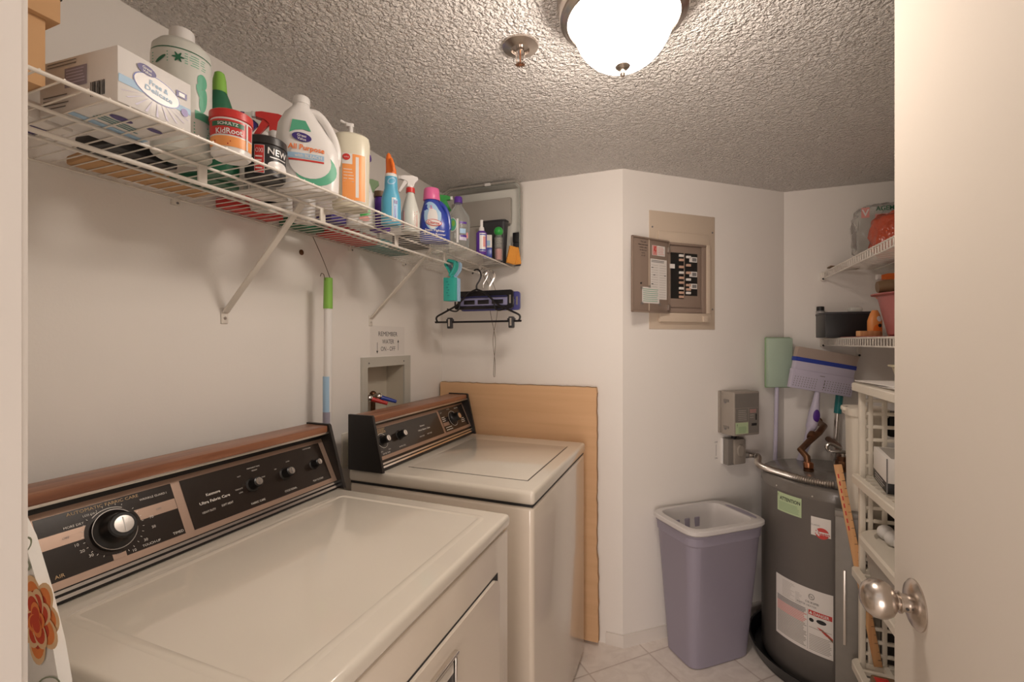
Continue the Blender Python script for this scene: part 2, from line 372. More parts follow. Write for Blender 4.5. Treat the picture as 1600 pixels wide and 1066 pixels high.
# ------------------------------------------------------------ ceiling light, sprinkler
LX, LY = 1.046, 1.022
t = thing('ceiling_light', 'flush ceiling light with glowing frosted dome and nickel ring', 'ceiling light', (LX, LY, CZ))
g = G(); g.turn([(0.120, 0.0), (0.143, 0.001), (0.1445, 0.014), (0.141, 0.026), (0.140, 0.040), (0.137, 0.047), (0.130, 0.050), (0.126, 0.056), (0.121, 0.058), (0.114, 0.054), (0.110, 0.040)], 'nickel', (0, 0, 0), (0, 0, -1), 56, cap=False); g.build('metal_ring', t)
g = G(); pr = [(0.111, 0.040)]
for k in range(1, 13): a = PI / 2 * k / 12; pr.append((max(0.111 * math.cos(a) ** 0.9, 0.001), 0.040 + 0.116 * math.sin(a)))
g.turn(pr, 'opal_glass', (0, 0, 0), (0, 0, -1), 48, cap=False); o = g.build('glass_dome', t); o['label'] = 'glowing white glass dome'
g = G(); g.turn([(0.0165, 0.150), (0.0165, 0.156), (0.013, 0.160), (0.005, 0.163), (0.005, 0.168), (0.0065, 0.172), (0.004, 0.177), (0.0005, 0.178)], 'nickel', (0, 0, 0), (0, 0, -1), 24); g.build('finial', t)
t = thing('sprinkler_head', 'fire sprinkler head hanging in its round ceiling plate', 'sprinkler', (0.777, 1.099, CZ))
g = G(); g.turn([(0.047, 0.0), (0.046, 0.004), (0.028, 0.010), (0.024, 0.011), (0.022, 0.005), (0.001, 0.005)], 'nickel', (0, 0, 0), (0, 0, -1), 32, cap=False); g.build('escutcheon', t)
g = G(); g.cyl((0, 0, 0), (0, 0, -0.016), 0.010, 'chrome')
for sx in (-1, 1): g.tube([(0.008 * sx, 0, -0.014), (0.011 * sx, 0, -0.026), (0.010 * sx, 0, -0.036), (0.002 * sx, 0, -0.046)], 0.0022, 'chrome', sub=4)
g.cyl((0, 0, -0.016), (0, 0, -0.044), 0.002, 'copper'); g.build('body_frame', t)
g = G(); g.turn([(0.004, 0.046), (0.006, 0.048), (0.004, 0.05)], 'copper', (0, 0, 0), (0, 0, -1))
for k in range(12):
    a = 2 * PI * k / 12; g.box((0.003, -0.0012, -0.0490), (0.0125, 0.0012, -0.0475), 'old_copper', M=Matrix.Rotation(a, 4, 'Z'))
g.build('deflector', t)

# ------------------------------------------------------------ washer and dryer
def console(root, y0, y1, xb, top, bot, capx):
    # xb back x; top=(x,z) and bot=(x,z) of the sloping face; capx=(front top x, front bottom x)
    zt = 1.088
    for y in (y0, y1 - 0.010):
        g = G(); P = [(xb, 0.916), (capx[1], 0.916), (capx[1] - 0.003, 0.926), (capx[0], zt + 0.010), (capx[0] - 0.004, zt + 0.014), (xb, zt + 0.014)]
        g.prism([(x, z) for x, z in P], -(y + 0.010), -y, 'dark_cap', Matrix.Rotation(PI / 2, 4, 'X'))
        g.build('end_cap', root, world=True)
    a, b = y0 + 0.010, y1 - 0.010
    g = G(); P = [(xb + 0.004, 0.917), (bot[0], 0.917), bot, top, (top[0], zt - 0.012), (xb + 0.004, zt - 0.012)]
    g.prism(P, -b, -a, 'black_plastic', Matrix.Rotation(PI / 2, 4, 'X')); hs = g.build('console_housing', root, world=True)
    g = G(); g.box((xb, a, zt - 0.011), (capx[0] - 0.004, b, zt + 0.010), 'walnut_trim', 0.004)
    g.box((capx[0] - 0.005, a, zt - 0.014), (capx[0] + 0.0, b, zt - 0.0085), 'brushed', 0.001)
    o = g.build('wood_trim', root, world=True); o['label'] = 'walnut grain top trim with a silver edge'
    fr = frame((bot[0], a, bot[1]), (0, 1, 0), (top[0] - bot[0], 0, top[1] - bot[1]))
    return fr, b - a, math.hypot(top[0] - bot[0], top[1] - bot[1])
def small_knob(fr, u, v, root, r=0.0125, h=0.026, lab=None):
    o = fr(u, v, 0); n = fr(u, v, 1) - o
    g = G(); g.turn([(r * 1.35, 0), (r * 1.35, 0.002), (r * 1.05, 0.004), (r, h * 0.5), (r * 1.0, h), (r * 0.86, h + 0.001)], 'black_plastic', o, n, 24)
    k = g.build('knob', root, world=True)
    g = G(); g.turn([(r * 0.72, h + 0.001), (r * 0.72, h + 0.0022), (r * 0.3, h + 0.0025)], 'chrome', o, n, 20)
    f2 = lambda a, b, w=0: fr(u + a, v + b, h + 0.0028 + w)
    g.patch(f2, -0.0008, -r * .6, 0.0008, r * .6, 'grey_ink', 0); g.build('knob_face', k, world=True)
    return k

# dryer -------------------------------------------------------
DY0, DY1, DX0, DX1 = 0.352, 1.068, 0.05, 0.762
t = thing('clothes_dryer', 'almond clothes dryer with large round timer dial, nearest appliance', 'dryer', (0.40, 0.71, 0))
g = G(); g.box((DX0, DY0 + 0.004, 0.03), (DX1 - 0.004, DY1 - 0.004, 0.880), 'enamel_side', 0.006)
g.box((DX0 + 0.02, DY0 + 0.03, 0.0), (DX1 - 0.04, DY1 - 0.03, 0.04), 'black_plastic'); g.build('cabinet', t, world=True)
g = G()
# top with a shallow framed depression
P0 = rrect(DX0, DY0, DX1, DY1, 0.012); 
g.box((DX0, DY0, 0.8835), (DX1, DY1, 0.9150), 'enamel', 0.010, seg=4)
g.build('top_panel', t, world=True)
g = G()
def ring_ridge(g, x0, y0, x1, y1, z, wd, h, m, r=0.03):
    O = rrect(x0, y0, x1, y1, r, 6); n = len(O); cx, cy = (x0 + x1) / 2, (y0 + y1) / 2
    V = []; prof = [(0, 0), (wd * 0.3, h), (wd * 0.7, h), (wd, 0)]
    for d, hh in prof:
        I = rrect(x0 + d, y0 + d, x1 - d, y1 - d, max(r - d, 0.002), 6)
        V += [(x, y, z + hh) for x, y in I]
    F = [(j * n + i, j * n + (i + 1) % n, (j + 1) * n + (i + 1) % n, (j + 1) * n + i) for j in range(3) for i in range(n)]
    g.add(V, F, m)
ring_ridge(g, 0.262, DY0 + 0.052, 0.716, DY1 - 0.040, 0.9148, 0.018, 0.0016, 'enamel', 0.025)
g.build('top_rim', t, world=True)
fr, W, H = console(t, DY0 + 0.004, DY1 + 0.006, 0.095, (0.150, 1.060), (0.220, 0.925), (0.182, 0.238))
g = G()
def S(s): return s * 0.152
yb = DY0 + 0.014
def U(y): return y - yb
g.patch(fr, 0.002, S(0.10), W - 0.001, S(0.975), 'panel_bronze', 0.0008)
g.patch(fr, U(0.417), S(0.185), U(0.634), S(0.905), 'panel_black', 0.0014); g.patch(fr, U(0.652), S(0.18), U(1.046), S(0.905), 'panel_black', 0.0014)
w1 = 0.0020
g.patch(fr, U(0.418), S(0.545), U(0.633), S(0.69), 'panel_bronze', w1 - .0003)
g.patch(fr, U(0.507), S(0.185), U(0.528), S(0.40), 'panel_bronze', w1 - .0003)
g.disk(fr, U(0.520), S(0.535), 0.0445, 0.0445, 'panel_black', w1, 40)
g.disk(fr, U(0.520), S(0.535), 0.0425, 0.0425, 'white_ink', w1 + .0004, 30, 1, 0.97, 60, 130)
for k in range(26):
    a = R(-75 + k * 12.5); 
    if 40 < (k * 12.5 - 75) < 60: continue
    for q in (0,): 
        c, s_ = math.cos(a), math.sin(a); u0, v0 = U(0.520), S(0.535)
        g.patch(lambda p, r_, w=0, c=c, s_=s_: fr(u0 + c * p - s_ * r_, v0 + s_ * p + c * r_, w), 0.0455, -0.0004, 0.0485, 0.0004, 'white_ink', w1 + .0005)
g.text(fr, 'AUTOMATIC FABRIC CARE', U(0.516), S(0.868), 0.0058, 'gold_ink', w1, 0.112)
g.text(fr, 'LESS DRY', U(0.492), S(0.80), 0.0038, 'white_ink', w1 + .0006); g.text(fr, 'MORE DRY', U(0.466), S(0.725), 0.0042, 'white_ink', w1 + .0006)
g.text(fr, 'WRINKLE GUARD I', U(0.597), S(0.80), 0.0042, 'white_ink', w1); g.text(fr, 'OFF', U(0.452), S(0.617), 0.0042, 'grey_ink', w1)
g.text(fr, 'OFF', U(0.600), S(0.617), 0.0042, 'grey_ink', w1); g.text(fr, 'OFF', U(0.5175), S(0.245), 0.0040, 'grey_ink', w1)
for s_, y, v in (('10', 0.463, 0.50), ('20', 0.468, 0.415), ('30', 0.478, 0.335), ('70', 0.583, 0.545), ('50', 0.582, 0.415), ('30', 0.563, 0.29), ('10', 0.541, 0.215)): g.text(fr, s_, U(y), S(v), 0.0052, 'white_ink', w1 + .0006)
g.text(fr, 'TOUCH-UP', U(0.571), S(0.225), 0.0045, 'white_ink', w1); g.text(fr, 'TIMED', U(0.621), S(0.235), 0.0052, 'white_ink', w1); g.text(fr, 'AIR', U(0.432), S(0.235), 0.0062, 'gold_ink', w1)
g.text(fr, 'Kenmore', U(0.712), S(0.60), 0.0062, 'white_ink', w1, bold=True); g.text(fr, 'Ultra Fabric Care', U(0.712), S(0.50), 0.0062, 'white_ink', w1, 0.070, bold=True)
g.text(fr, 'HEAVY DUTY', U(0.692), S(0.365), 0.0048, 'white_ink', w1, 0.030); g.text(fr, 'SOFT HEAT', U(0.735), S(0.375), 0.0048, 'white_ink', w1, 0.028)
for yk, tt in ((0.808, 'FABRIC CARE'), (0.905, 'CYCLE SIGNAL'), (1.0, 'PUSH TO START')): g.text(fr, tt, U(yk), S(0.245), 0.0050, 'white_ink', w1, 0.038)
for yk, vv, tt in ((0.782, 0.72, 'HOT'), (0.772, 0.53, 'DELICATE'), (0.774, 0.47, 'LOW'), (0.825, 0.80, 'PERMANENT PRESS'), (0.825, 0.75, 'MEDIUM'), (0.842, 0.60, 'HIGH'), (0.882, 0.66, 'OFF'), (0.925, 0.73, 'LOUD'), (0.999, 0.86, 'CUSTOM MARK')): g.text(fr, tt, U(yk), S(vv), 0.0030, 'white_ink', w1)
g.patch(fr, 0.001, S(-0.02), W, S(0.02), 'chrome', 0.001); g.patch(fr, 0.001, S(0.05), W, S(0.085), 'chrome', 0.0012)
g.build('control_panel', t, world=True)
n = fr(0, 0, 1) - fr(0, 0, 0); o0 = fr(U(0.520), S(0.535), 0)
g = G(); g.turn([(0.0372, 0.002), (0.0372, 0.004), (0.036, 0.006), (0.034, 0.008), (0.029, 0.010), (0.0260, 0.014), (0.0245, 0.028), (0.0235, 0.033), (0.021, 0.035)], 'black_plastic', o0, n, 40)
g.disk(fr, U(0.520), S(0.535), 0.0355, 0.0375, 'chrome', 0.0072, 40, 1, 0.965)
k = g.build('timer_dial', t, world=True); k['label'] = 'large round black timer dial'
g = G(); g.turn([(0.0155, 0.035), (0.0155, 0.0365), (0.005, 0.037)], 'brushed', o0, n, 30)
g.patch(lambda a, b, w=0: fr(U(0.520) + a, S(0.535) + b, 0.0374), -0.0008, -0.013, 0.0008, 0.013, 'p_white', 0); g.build('dial_face', k, world=True)
for yk in (0.808, 0.905, 1.002): small_knob(fr, U(yk), S(0.53), t, 0.0125 if yk < 1 else 0.0105)
# dryer door and handle pocket
g = G(); O = rrect(-0.99, 0.16, -0.43, 0.795, 0.03, 6)
g.prism(O, 0.7575, 0.7655, 'enamel_side', Matrix(((0, 0, 1, 0), (-1, 0, 0, 0), (0, 1, 0, 0), (0, 0, 0, 1))))
g.patch(frame((0.7585, 0.425, 0.155), (0, 1, 0), (0, 0, 1)), 0, 0, 0.57, 0.645, 'ink', 0.0)
d_ = g.build('door', t, world=True)
g = G(); fq = frame((0.7655, 0.66, 0.64), (0, 1, 0), (0, 0, 1))
g.patch(fq, 0, 0, 0.105, 0.118, 'black_plastic', 0.0006); 
for a, b in (((0.7655, 0.655, 0.755), (0.776, 0.770, 0.762)), ((0.7655, 0.764, 0.635), (0.772, 0.770, 0.760)), ((0.7655, 0.655, 0.635), (0.772, 0.661, 0.760))): g.box(a, b, 'chrome', 0.002)
g.box((0.766, 0.668, 0.725), (0.770, 0.758, 0.745), 'enamel', 0.001); g.build('door_handle', d_, world=True)

# washer ------------------------------------------------------
WY0, WY1, WX0, WX1 = 1.243, 1.934, 0.097, 0.766
t = thing('washing_machine', 'almond top loading washing machine in front of the cardboard sheet', 'washing machine', (0.43, 1.59, 0))
g = G(); g.box((WX0 + 0.002, WY0 + 0.003, 0.025), (WX1 - 0.003, WY1 - 0.003, 0.868), 'enamel_side', 0.014, seg=4)
for x in (WX0 + .06, WX1 - .06):
    for y in (WY0 + .06, WY1 - .06): g.cyl((x, y, 0), (x, y, 0.03), 0.02, 'black_plastic')
g.build('cabinet', t, world=True)
g = G(); g.box((WX0 + .006, WY0 + .007, 0.866), (WX1 - .007, WY1 - .007, 0.873), 'ink'); g.box((WX0, WY0, 0.8725), (WX1, WY1, 0.915), 'enamel', 0.012, seg=4); g.build('top_panel', t, world=True)
g = G(); g.box((0.283, 1.338, 0.910), (0.712, 1.822, 0.9165), 'enamel', 0.003)
for a, b in (((0.278, 1.333, 0.9149), (0.7165, 1.337, 0.9154)), ((0.7125, 1.333, 0.9149), (0.7165, 1.826, 0.9154))): g.box(a, b, 'dark_cap')
g.build('lid', t, world=True)
fr, W, H = console(t, WY0 - 0.012, WY1 - 0.004, 0.108, (0.176, 1.060), (0.236, 0.930), (0.208, 0.250))
yb = WY0 - 0.002
g = G(); g.patch(fr, 0.001, S(0.15), W - 0.001, S(0.93), 'panel_bronze', 0.0008)
g.patch(fr, 0.006, S(0.23), U(1.680), S(0.85), 'panel_black', 0.0014); g.patch(fr, U(1.694), S(0.23), W - 0.012, S(0.88), 'panel_black', 0.0014)
g.patch(fr, 0.001, S(-0.02), W, S(0.02), 'chrome', 0.001); g.patch(fr, 0.001, S(0.05), W, S(0.09), 'brushed', 0.0012)
w1 = 0.0020
g.patch(fr, U(1.696), S(0.40), U(1.745), S(0.50), 'panel_bronze', w1 - .0003)
g.text(fr, 'Kenmore', U(1.545), S(0.62), 0.006, 'white_ink', w1, bold=True); g.text(fr, 'Ultra Fabric Care', U(1.550), S(0.52), 0.006, 'white_ink', w1, 0.085, bold=True)
g.text(fr, 'HEAVY DUTY', U(1.520), S(0.36), 0.0048, 'white_ink', w1, 0.034); g.text(fr, 'SOFT CARE', U(1.575), S(0.37), 0.0048, 'white_ink', w1, 0.034)
g.text(fr, 'WATER LEVEL', U(1.385), S(0.30), 0.0048, 'white_ink', w1, 0.04); g.text(fr, 'WATER TEMP', U(1.290), S(0.27), 0.0048, 'white_ink', w1, 0.04)
g.text(fr, 'WASH', U(1.268), S(0.33), 0.0036, 'white_ink', w1); g.text(fr, 'RINSE', U(1.312), S(0.33), 0.0036, 'white_ink', w1)
g.text(fr, 'OFF', U(1.708), S(0.79), 0.0048, 'white_ink', w1); g.text(fr, 'NORMAL', U(1.775), S(0.845), 0.0048, 'white_ink', w1); g.text(fr, 'PERM PRESS', U(1.845), S(0.82), 0.0048, 'white_ink', w1)
g.lines(fr, U(1.705), U(1.76), S(0.38), S(0.25), 2, 'white_ink', w1, 0.3); g.lines(fr, U(1.70), U(1.728), S(0.68), S(0.52), 3, 'white_ink', w1, 0.3); g.lines(fr, U(1.85), U(1.885), S(0.50), S(0.34), 3, 'white_ink', w1, 0.25)
g.lines(fr, U(1.252), U(1.325), S(0.84), S(0.72), 4, 'gold_ink', w1, 0.35)
g.disk(fr, U(1.292), S(0.56), 0.026, 0.026, 'white_ink', w1, 20, 1, 0.95, 30, 330); g.disk(fr, U(1.79), S(0.55), 0.034, 0.034, 'white_ink', w1, 30, 1, 0.96)
g.build('control_panel', t, world=True)
small_knob(fr, U(1.290), S(0.56), t, 0.0135, 0.030); small_knob(fr, U(1.388), S(0.56), t, 0.0135, 0.030)
o0 = fr(U(1.790), S(0.55), 0)
g = G(); g.turn([(0.028, 0.002), (0.028, 0.005), (0.022, 0.008), (0.019, 0.012), (0.017, 0.036), (0.015, 0.037)], 'black_plastic', o0, fr(0, 0, 1) - fr(0, 0, 0), 32); k = g.build('timer_dial', t, world=True)
g = G(); g.turn([(0.012, 0.037), (0.012, 0.0385), (0.004, 0.039)], 'chrome', o0, fr(0, 0, 1) - fr(0, 0, 0), 24); g.build('dial_face', k, world=True)

# ------------------------------------------------------------ big cardboard sheet
g = G(); pts = [(0.012, 0.01)]
xs = [0.012 + 0.786 * i / 40 for i in range(41)]
top = [(x, 1.143 + random.uniform(-0.0015, 0.0015)) for x in xs]
rgt = [(0.800 + random.uniform(-0.002, 0.002) + 0.006 * (i > 26), 1.12 - 1.10 * i / 40) for i in range(41)]
g.prism([(0.012, 0.002)] + top + rgt, -2.034, -2.004, 'cardboard', Matrix.Rotation(PI / 2, 4, 'X'))
g.tube([(x, 2.019 + random.uniform(-0.004, 0.004), z + 0.001) for x, z in top], 0.0022, 'cardboard_edge', 6)
g.tube([(x, 2.019 + random.uniform(-0.004, 0.004), z) for x, z in rgt], 0.0025, 'cardboard_edge', 6)
tag(g.build('cardboard_sheet'), 'large tan cardboard sheet with ragged edges standing behind the washing machine', 'cardboard')

# ------------------------------------------------------------ left wall fittings
t = thing('washer_valve_box', 'grey recessed washer valve box with red and blue handles', 'valve box', (0, 1.58, 1.14))
g = G(); y0, y1, z0, z1 = 1.421, 1.748, 0.99, 1.285
for a, b in (((0.0005, y0, z0), (0.008, 1.456, z1)), ((0.0005, 1.702, z0), (0.008, y1, z1)), ((0.0005, 1.456, 1.246), (0.008, 1.702, z1)), ((0.0005, 1.456, z0), (0.008, 1.702, 1.026))): g.box(a, b, 'valve_box')
for y in (1.462, 1.696): g.cyl((0.008, y, 1.262), (0.0095, y, 1.262), 0.0035, 'grey_ink', seg=10)
g.build('face_frame', t, world=True)
g = G(); g.box((-0.094, 1.452, 1.022), (-0.088, 1.706, 1.250), 'box_inner')
for a, b in (((-0.088, 1.4505, 1.022), (0.0, 1.4555, 1.250)), ((-0.088, 1.7025, 1.022), (0.0, 1.7075, 1.250)), ((-0.088, 1.4555, 1.246), (0.0, 1.7025, 1.2515)), ((-0.088, 1.4555, 1.0205), (0.0, 1.7025, 1.026))): g.box(a, b, 'box_inner')
g.build('recess', t, world=True)
for y, m, lb in ((1.500, 'p_red', 'red valve handle'), (1.560, 'p_blue', 'blue valve handle')):
    g = G(); g.cyl((-0.05, y, 1.027), (-0.05, y, 1.125), 0.010, 'old_copper'); g.cyl((-0.062, y, 1.118), (-0.02, y, 1.122), 0.012, 'chrome'); g.turn([(0.014, 0), (0.016, 0.006), (0.014, 0.016), (0.010, 0.02)], 'chrome', (-0.03, y, 1.122), (0.7, 0.35, -0.4))
    g.sph((-0.05, y, 1.128), 0.014, 'old_copper')
    v = g.build('valve', t, world=True)
    g = G(); g.tube([(-0.018, y + 0.006, 1.116), (0.008, y + 0.030, 1.104), (0.030, y + 0.050, 1.094)], [0.010, 0.0085, 0.007], m, 10); o = g.build('valve_handle', v, world=True); o['label'] = lb
g = G(); g.tube([(-0.045, 1.482, 1.135), (-0.040, 1.476, 1.165)], 0.004, 'chrome'); g.tube([(-0.040, 1.476, 1.162), (-0.036, 1.470, 1.195)], [0.008, 0.012], 'black_plastic', 10, flat=0.5); g.build('lever', t, world=True)
# sign
g = G(); fs = frame((0.0006, 1.486, 1.292), (0, 1, 0), (0, 0, 1))
g.box((0.0, 1.478, 1.290), (0.0008, 1.712, 1.412), 'paper')
for s_, v, wd_ in (('REMEMBER', 0.088, 0.128), ('WATER', 0.056, 0.080), ('ON - OFF', 0.026, 0.098)): g.text(fs, s_, 0.108, v, 0.019, 'ink', 0.0005, wd_)
for u, up in ((0.036, -1), (0.178, 1)):
    g.patch(fs, u - 0.0012, 0.018, u + 0.0012, 0.052, 'ink', 0.0006); c = 0.018 if up < 0 else 0.052
    g.poly(fs, [(u - 0.006, c), (u + 0.006, c), (u, c + 0.012 * up)], 'ink', 0.0006)
tag(g.build('water_reminder_sign'), 'small white paper sign reading REMEMBER WATER ON - OFF above the valve box', 'sign')
g = G(); g.box((0, 1.318, 0.885), (0.006, 1.392, 1.012), 'resin_white', 0.003)
for z in (0.925, 0.972): g.box((0.006, 1.340, z - 0.014), (0.0075, 1.372, z + 0.014), 'p_cream', 0.001)
g.build('x'); bpy.data.objects['x'].name = 'wall_outlet'; tag(bpy.data.objects['wall_outlet'], 'cream duplex wall outlet between dryer and washer', 'outlet')
t = thing('duster_pole', 'slim white pole with lime green cap leaning on the wall between dryer and washer', 'pole', (0.085, 1.155, 0))
g = G(); g.cyl((0.085, 1.155, 0), (0.088, 1.160, 1.46), 0.0125, 'p_white'); g.build('tube', t, world=True)
g = G(); g.cyl((0.088, 1.160, 1.455), (0.0885, 1.1605, 1.555), 0.0145, 'p_lime', 0.0135); g.build('green_cap', t, world=True)
g = G(); g.cyl((0.0863, 1.157, 1.02), (0.0865, 1.1575, 1.235), 0.0129, 'p_skylt', cap=False)
g.cyl((0.0863, 1.157, 1.03), (0.0865, 1.1575, 1.12), 0.0132, 'bin_blue', cap=False); o = g.build('label_sleeve', t, world=True); o['label'] = 'blue and grey paper sleeve'
g = G(); g.tube([(0.088, 1.172, 1.55), (0.05, 1.178, 1.62), (0.02, 1.165, 1.695)], 0.0011, 'wire_dark', 6, sub=4); g.tube([(0.088, 1.146, 1.545), (0.088, 1.142, 1.563), (0.088, 1.132, 1.566), (0.088, 1.127, 1.556)], 0.0012, 'wire_dark', 6, sub=4); g.build('hanging_wire', t, world=True)
for yy, zz, lb in ((1.135, 1.640, 'dark round screw hole plug in the left wall under the shelf'),):
    g = G(); g.turn([(0.009, 0), (0.009, 0.002), (0.005, 0.004), (0.001, 0.004)], 'old_copper', (0, yy, zz), (1, 0, 0), 14); tag(g.build('wall_screw'), lb, 'screw')

# ------------------------------------------------------------ wire shelves
def wire_shelf(label, loc, y0, y1, xf, xbk, z, rails, lip=None, rod=None, tabs=(), braces=(), wall_x=0.0, pitch=0.0256, clips=()):
    t = thing('wire_shelf', label, 'shelf', loc)
    g = G(); n = int((y1 - y0) / pitch)
    for i in range(n + 1):
        y = y0 + 0.008 + i * pitch
        if y > y1 - 0.004: break
        g.cyl((xbk, y, z + 0.002), (xf, y, z + 0.002), 0.0014, 'wire_white', seg=6)
        if lip: g.cyl((xf, y, z + 0.002), (xf, y, z - lip), 0.0016, 'wire_white', seg=6)
    g.build('wire_deck', t, world=True)
    for x in rails:
        g = G(); g.cyl((x, y0, z - 0.0015), (x, y1, z - 0.0015), 0.0030 if x != xbk else 0.0022, 'wire_white', seg=10)
        if lip and x == xf: g.cyl((x, y0, z - lip), (x, y1, z - lip), 0.0032, 'wire_white', seg=10)
        g.build('front_rail' if x == xf else ('back_rail' if x == xbk else 'cross_rail'), t, world=True)
    if rod:
        g = G(); g.cyl((rod[0], y0, rod[1]), (rod[0], rod[2], rod[1]), 0.0042, 'wire_white', seg=12); g.build('hanging_rod', t, world=True)
        for y in tabs:
            g = G(); g.box((rod[0] - 0.003, y - 0.009, rod[1] + 0.003), (rod[0] + 0.003, y + 0.009, z - 0.001), 'wire_white', 0.002); g.build('rod_hook', t, world=True)
    for (ya, xa, za, zf) in braces:
        s = 1 if xa > wall_x else -1
        g = G(); P, Q = Vector((wall_x + 0.006 * s, ya, zf)), Vector((xa, ya, za)); dv = Q - P; L = dv.length
        M = Matrix.Translation(P) @ dv.to_track_quat('Z', 'Y').to_matrix().to_4x4()
        g.box((-0.009, -0.003, 0), (0.009, 0.003, L), 'wire_white', 0.002, M); 
        b = g.build('brace', t, world=True)
        g = G(); x0, x1 = sorted((wall_x, wall_x + 0.004 * s)); g.box((x0, ya - 0.010, zf - 0.030), (x1, ya + 0.010, zf + 0.012), 'wire_white', 0.001)
        g.cyl((x1 if s > 0 else x0, ya, zf - 0.016), ((x1 + 0.002) if s > 0 else (x0 - 0.002), ya, zf - 0.016), 0.004, 'brushed', seg=10); g.build('foot_plate', b, world=True)
    for (p, q, r_) in clips:
        g = G(); g.box(p, q, 'wire_white', 0.003); g.cyl(((p[0] + q[0]) / 2, p[1] - 0.002, p[2] + 0.006), ((p[0] + q[0]) / 2, q[1], p[2] + 0.006), 0.009, 'wire_white', seg=14)
        g.cyl(((p[0] + q[0]) / 2, p[1] - 0.004, p[2] + 0.006), ((p[0] + q[0]) / 2, p[1], p[2] + 0.006), 0.005, 'ink', seg=12); g.build('wall_clip', t, world=True)
    return t
SZ = 1.700; ST = SZ + 0.0036
s1 = wire_shelf('long white wire shelf on the left wall, crowded with cleaning bottles', (0, 1.1, SZ), 0.19, 2.040, 0.400, 0.010, SZ, [0.400, 0.280, 0.140, 0.010],
    rod=(0.280, 1.662, 1.945), tabs=(0.30, 0.619, 0.937, 1.262, 1.582, 1.905), braces=((0.870, 0.280, 1.694, 1.428), (1.480, 0.280, 1.694, 1.440)))
g = G()
for y in (0.30, 0.74, 1.05, 1.36, 1.70):
    g = G(); g.box((0, y - 0.008, SZ - 0.016), (0.014, y + 0.008, SZ + 0.002), 'wire_white', 0.002); g.cyl((0.014, y, SZ - 0.012), (0.016, y, SZ - 0.012), 0.003, 'grey_ink', seg=8); g.build('wall_clip', s1, world=True)

XR = 2.21
wire_shelf('white wire shelf high on the right wall carrying plastic bags', (XR, 1.9, 1.69), 0.95, 2.655, 1.800, 2.200, 1.690, [1.800, 2.0, 2.200], lip=0.032, wall_x=XR,
    clips=[((1.786, 2.648, 1.650), (1.806, 2.669, 1.690), 0.01)], pitch=0.0256)
wire_shelf('white wire shelf at eye height on the right wall with black box and rose basin', (XR, 1.9, 1.362), 0.95, 2.655, 1.800, 2.200, 1.362, [1.800, 2.0, 2.200], lip=0.032, wall_x=XR,
    clips=[((1.786, 2.648, 1.322), (1.806, 2.669, 1.360), 0.01), ((1.935, 2.655, 1.275), (1.955, 2.669, 1.335), 0.01)], pitch=0.0256)

# ------------------------------------------------------------ bottles and things on the long shelf
class Body:
    def __init__(s, rings): s.r = [tuple(r) + (None,) * (6 - len(r)) for r in rings]
    def at(s, z):
        R_ = s.r
        for a, b in zip(R_, R_[1:]):
            if a[0] <= z <= b[0] and b[0] > a[0]:
                k = (z - a[0]) / (b[0] - a[0]); f = lambda i, d: (a[i] if a[i] is not None else d(a)) * (1 - k) + (b[i] if b[i] is not None else d(b)) * k
                return f(1, None), f(2, lambda q: q[1]), f(3, lambda q: 2), f(4, lambda q: 0), f(5, lambda q: 0)
        a = R_[-1]; return a[1], a[2] or a[1], a[3] or 2, a[4] or 0, a[5] or 0
    def __call__(s, u, z, w=0):
        rx, ry, n, cx, cy = s.at(z)
        if n < 2.6 and abs(rx - ry) < 0.3 * rx:
            ph = u / rx; return Vector((cx + (rx + w) * math.sin(ph), cy - (ry + w) * math.cos(ph), z))
        x = max(-0.995, min(0.995, (u - cx) / rx)); y = -ry * (1 - abs(x) ** n) ** (1 / n)
        return Vector((cx + x * rx, cy + y - w, z))
def toward(x, y, mix=0.0):
    a = math.atan2(1.184 - x, y); return a * (1 - mix) + R(90) * mix
def trigger(root, z, m_head, m_lever=None, sc=1.0, name='trigger_head', rz=0, neck='p_white', flat=False):
    # spray head, nozzle towards local -X; profile in XZ extruded along Y
    M = Matrix.Rotation(rz, 4, 'Z') @ Matrix.Translation((0, 0, z)) @ Matrix.Scale(sc, 4) @ Matrix.Rotation(PI / 2, 4, 'X')
    g = G(); g.loft([(z, 0.014 * sc), (z + 0.012 * sc, 0.014 * sc), (z + 0.016 * sc, 0.010 * sc)], neck, 16)
    P = [(-0.012, 0.012), (0.014, 0.012), (0.020, 0.030), (0.034, 0.044), (0.032, 0.056), (0.010, 0.062), (-0.030, 0.060), (-0.044, 0.056), (-0.044, 0.044), (-0.022, 0.040), (-0.012, 0.032)]
    g.prism(P, -0.009, 0.009, m_head, M); h = g.build(name, root)
    g = G(); L = [(-0.020, 0.042), (-0.028, 0.040), (-0.036, 0.022), (-0.046, 0.002), (-0.052, -0.012), (-0.046, -0.016), (-0.036, -0.002), (-0.024, 0.014), (-0.012, 0.030), (-0.012, 0.040)]
    g.prism(L, -0.006, 0.006, m_lever or m_head, M); g.build('lever', h)
    g = G(); g.box((-0.054, -0.007, 0.043), (-0.043, 0.007, 0.058), m_lever or 'p_white', 0.002, Matrix.Rotation(rz, 4, 'Z') @ Matrix.Translation((0, 0, z)) @ Matrix.Scale(sc, 4)); g.build('nozzle', h)
    return h
GRP = 'cleaning supplies on the long wire shelf'
def item(name, label, cat, x, y, rz=None, z=ST, mix=0.0):
    return thing(name, label, cat, (x, y, z), toward(x, y, mix) if rz is None else rz)

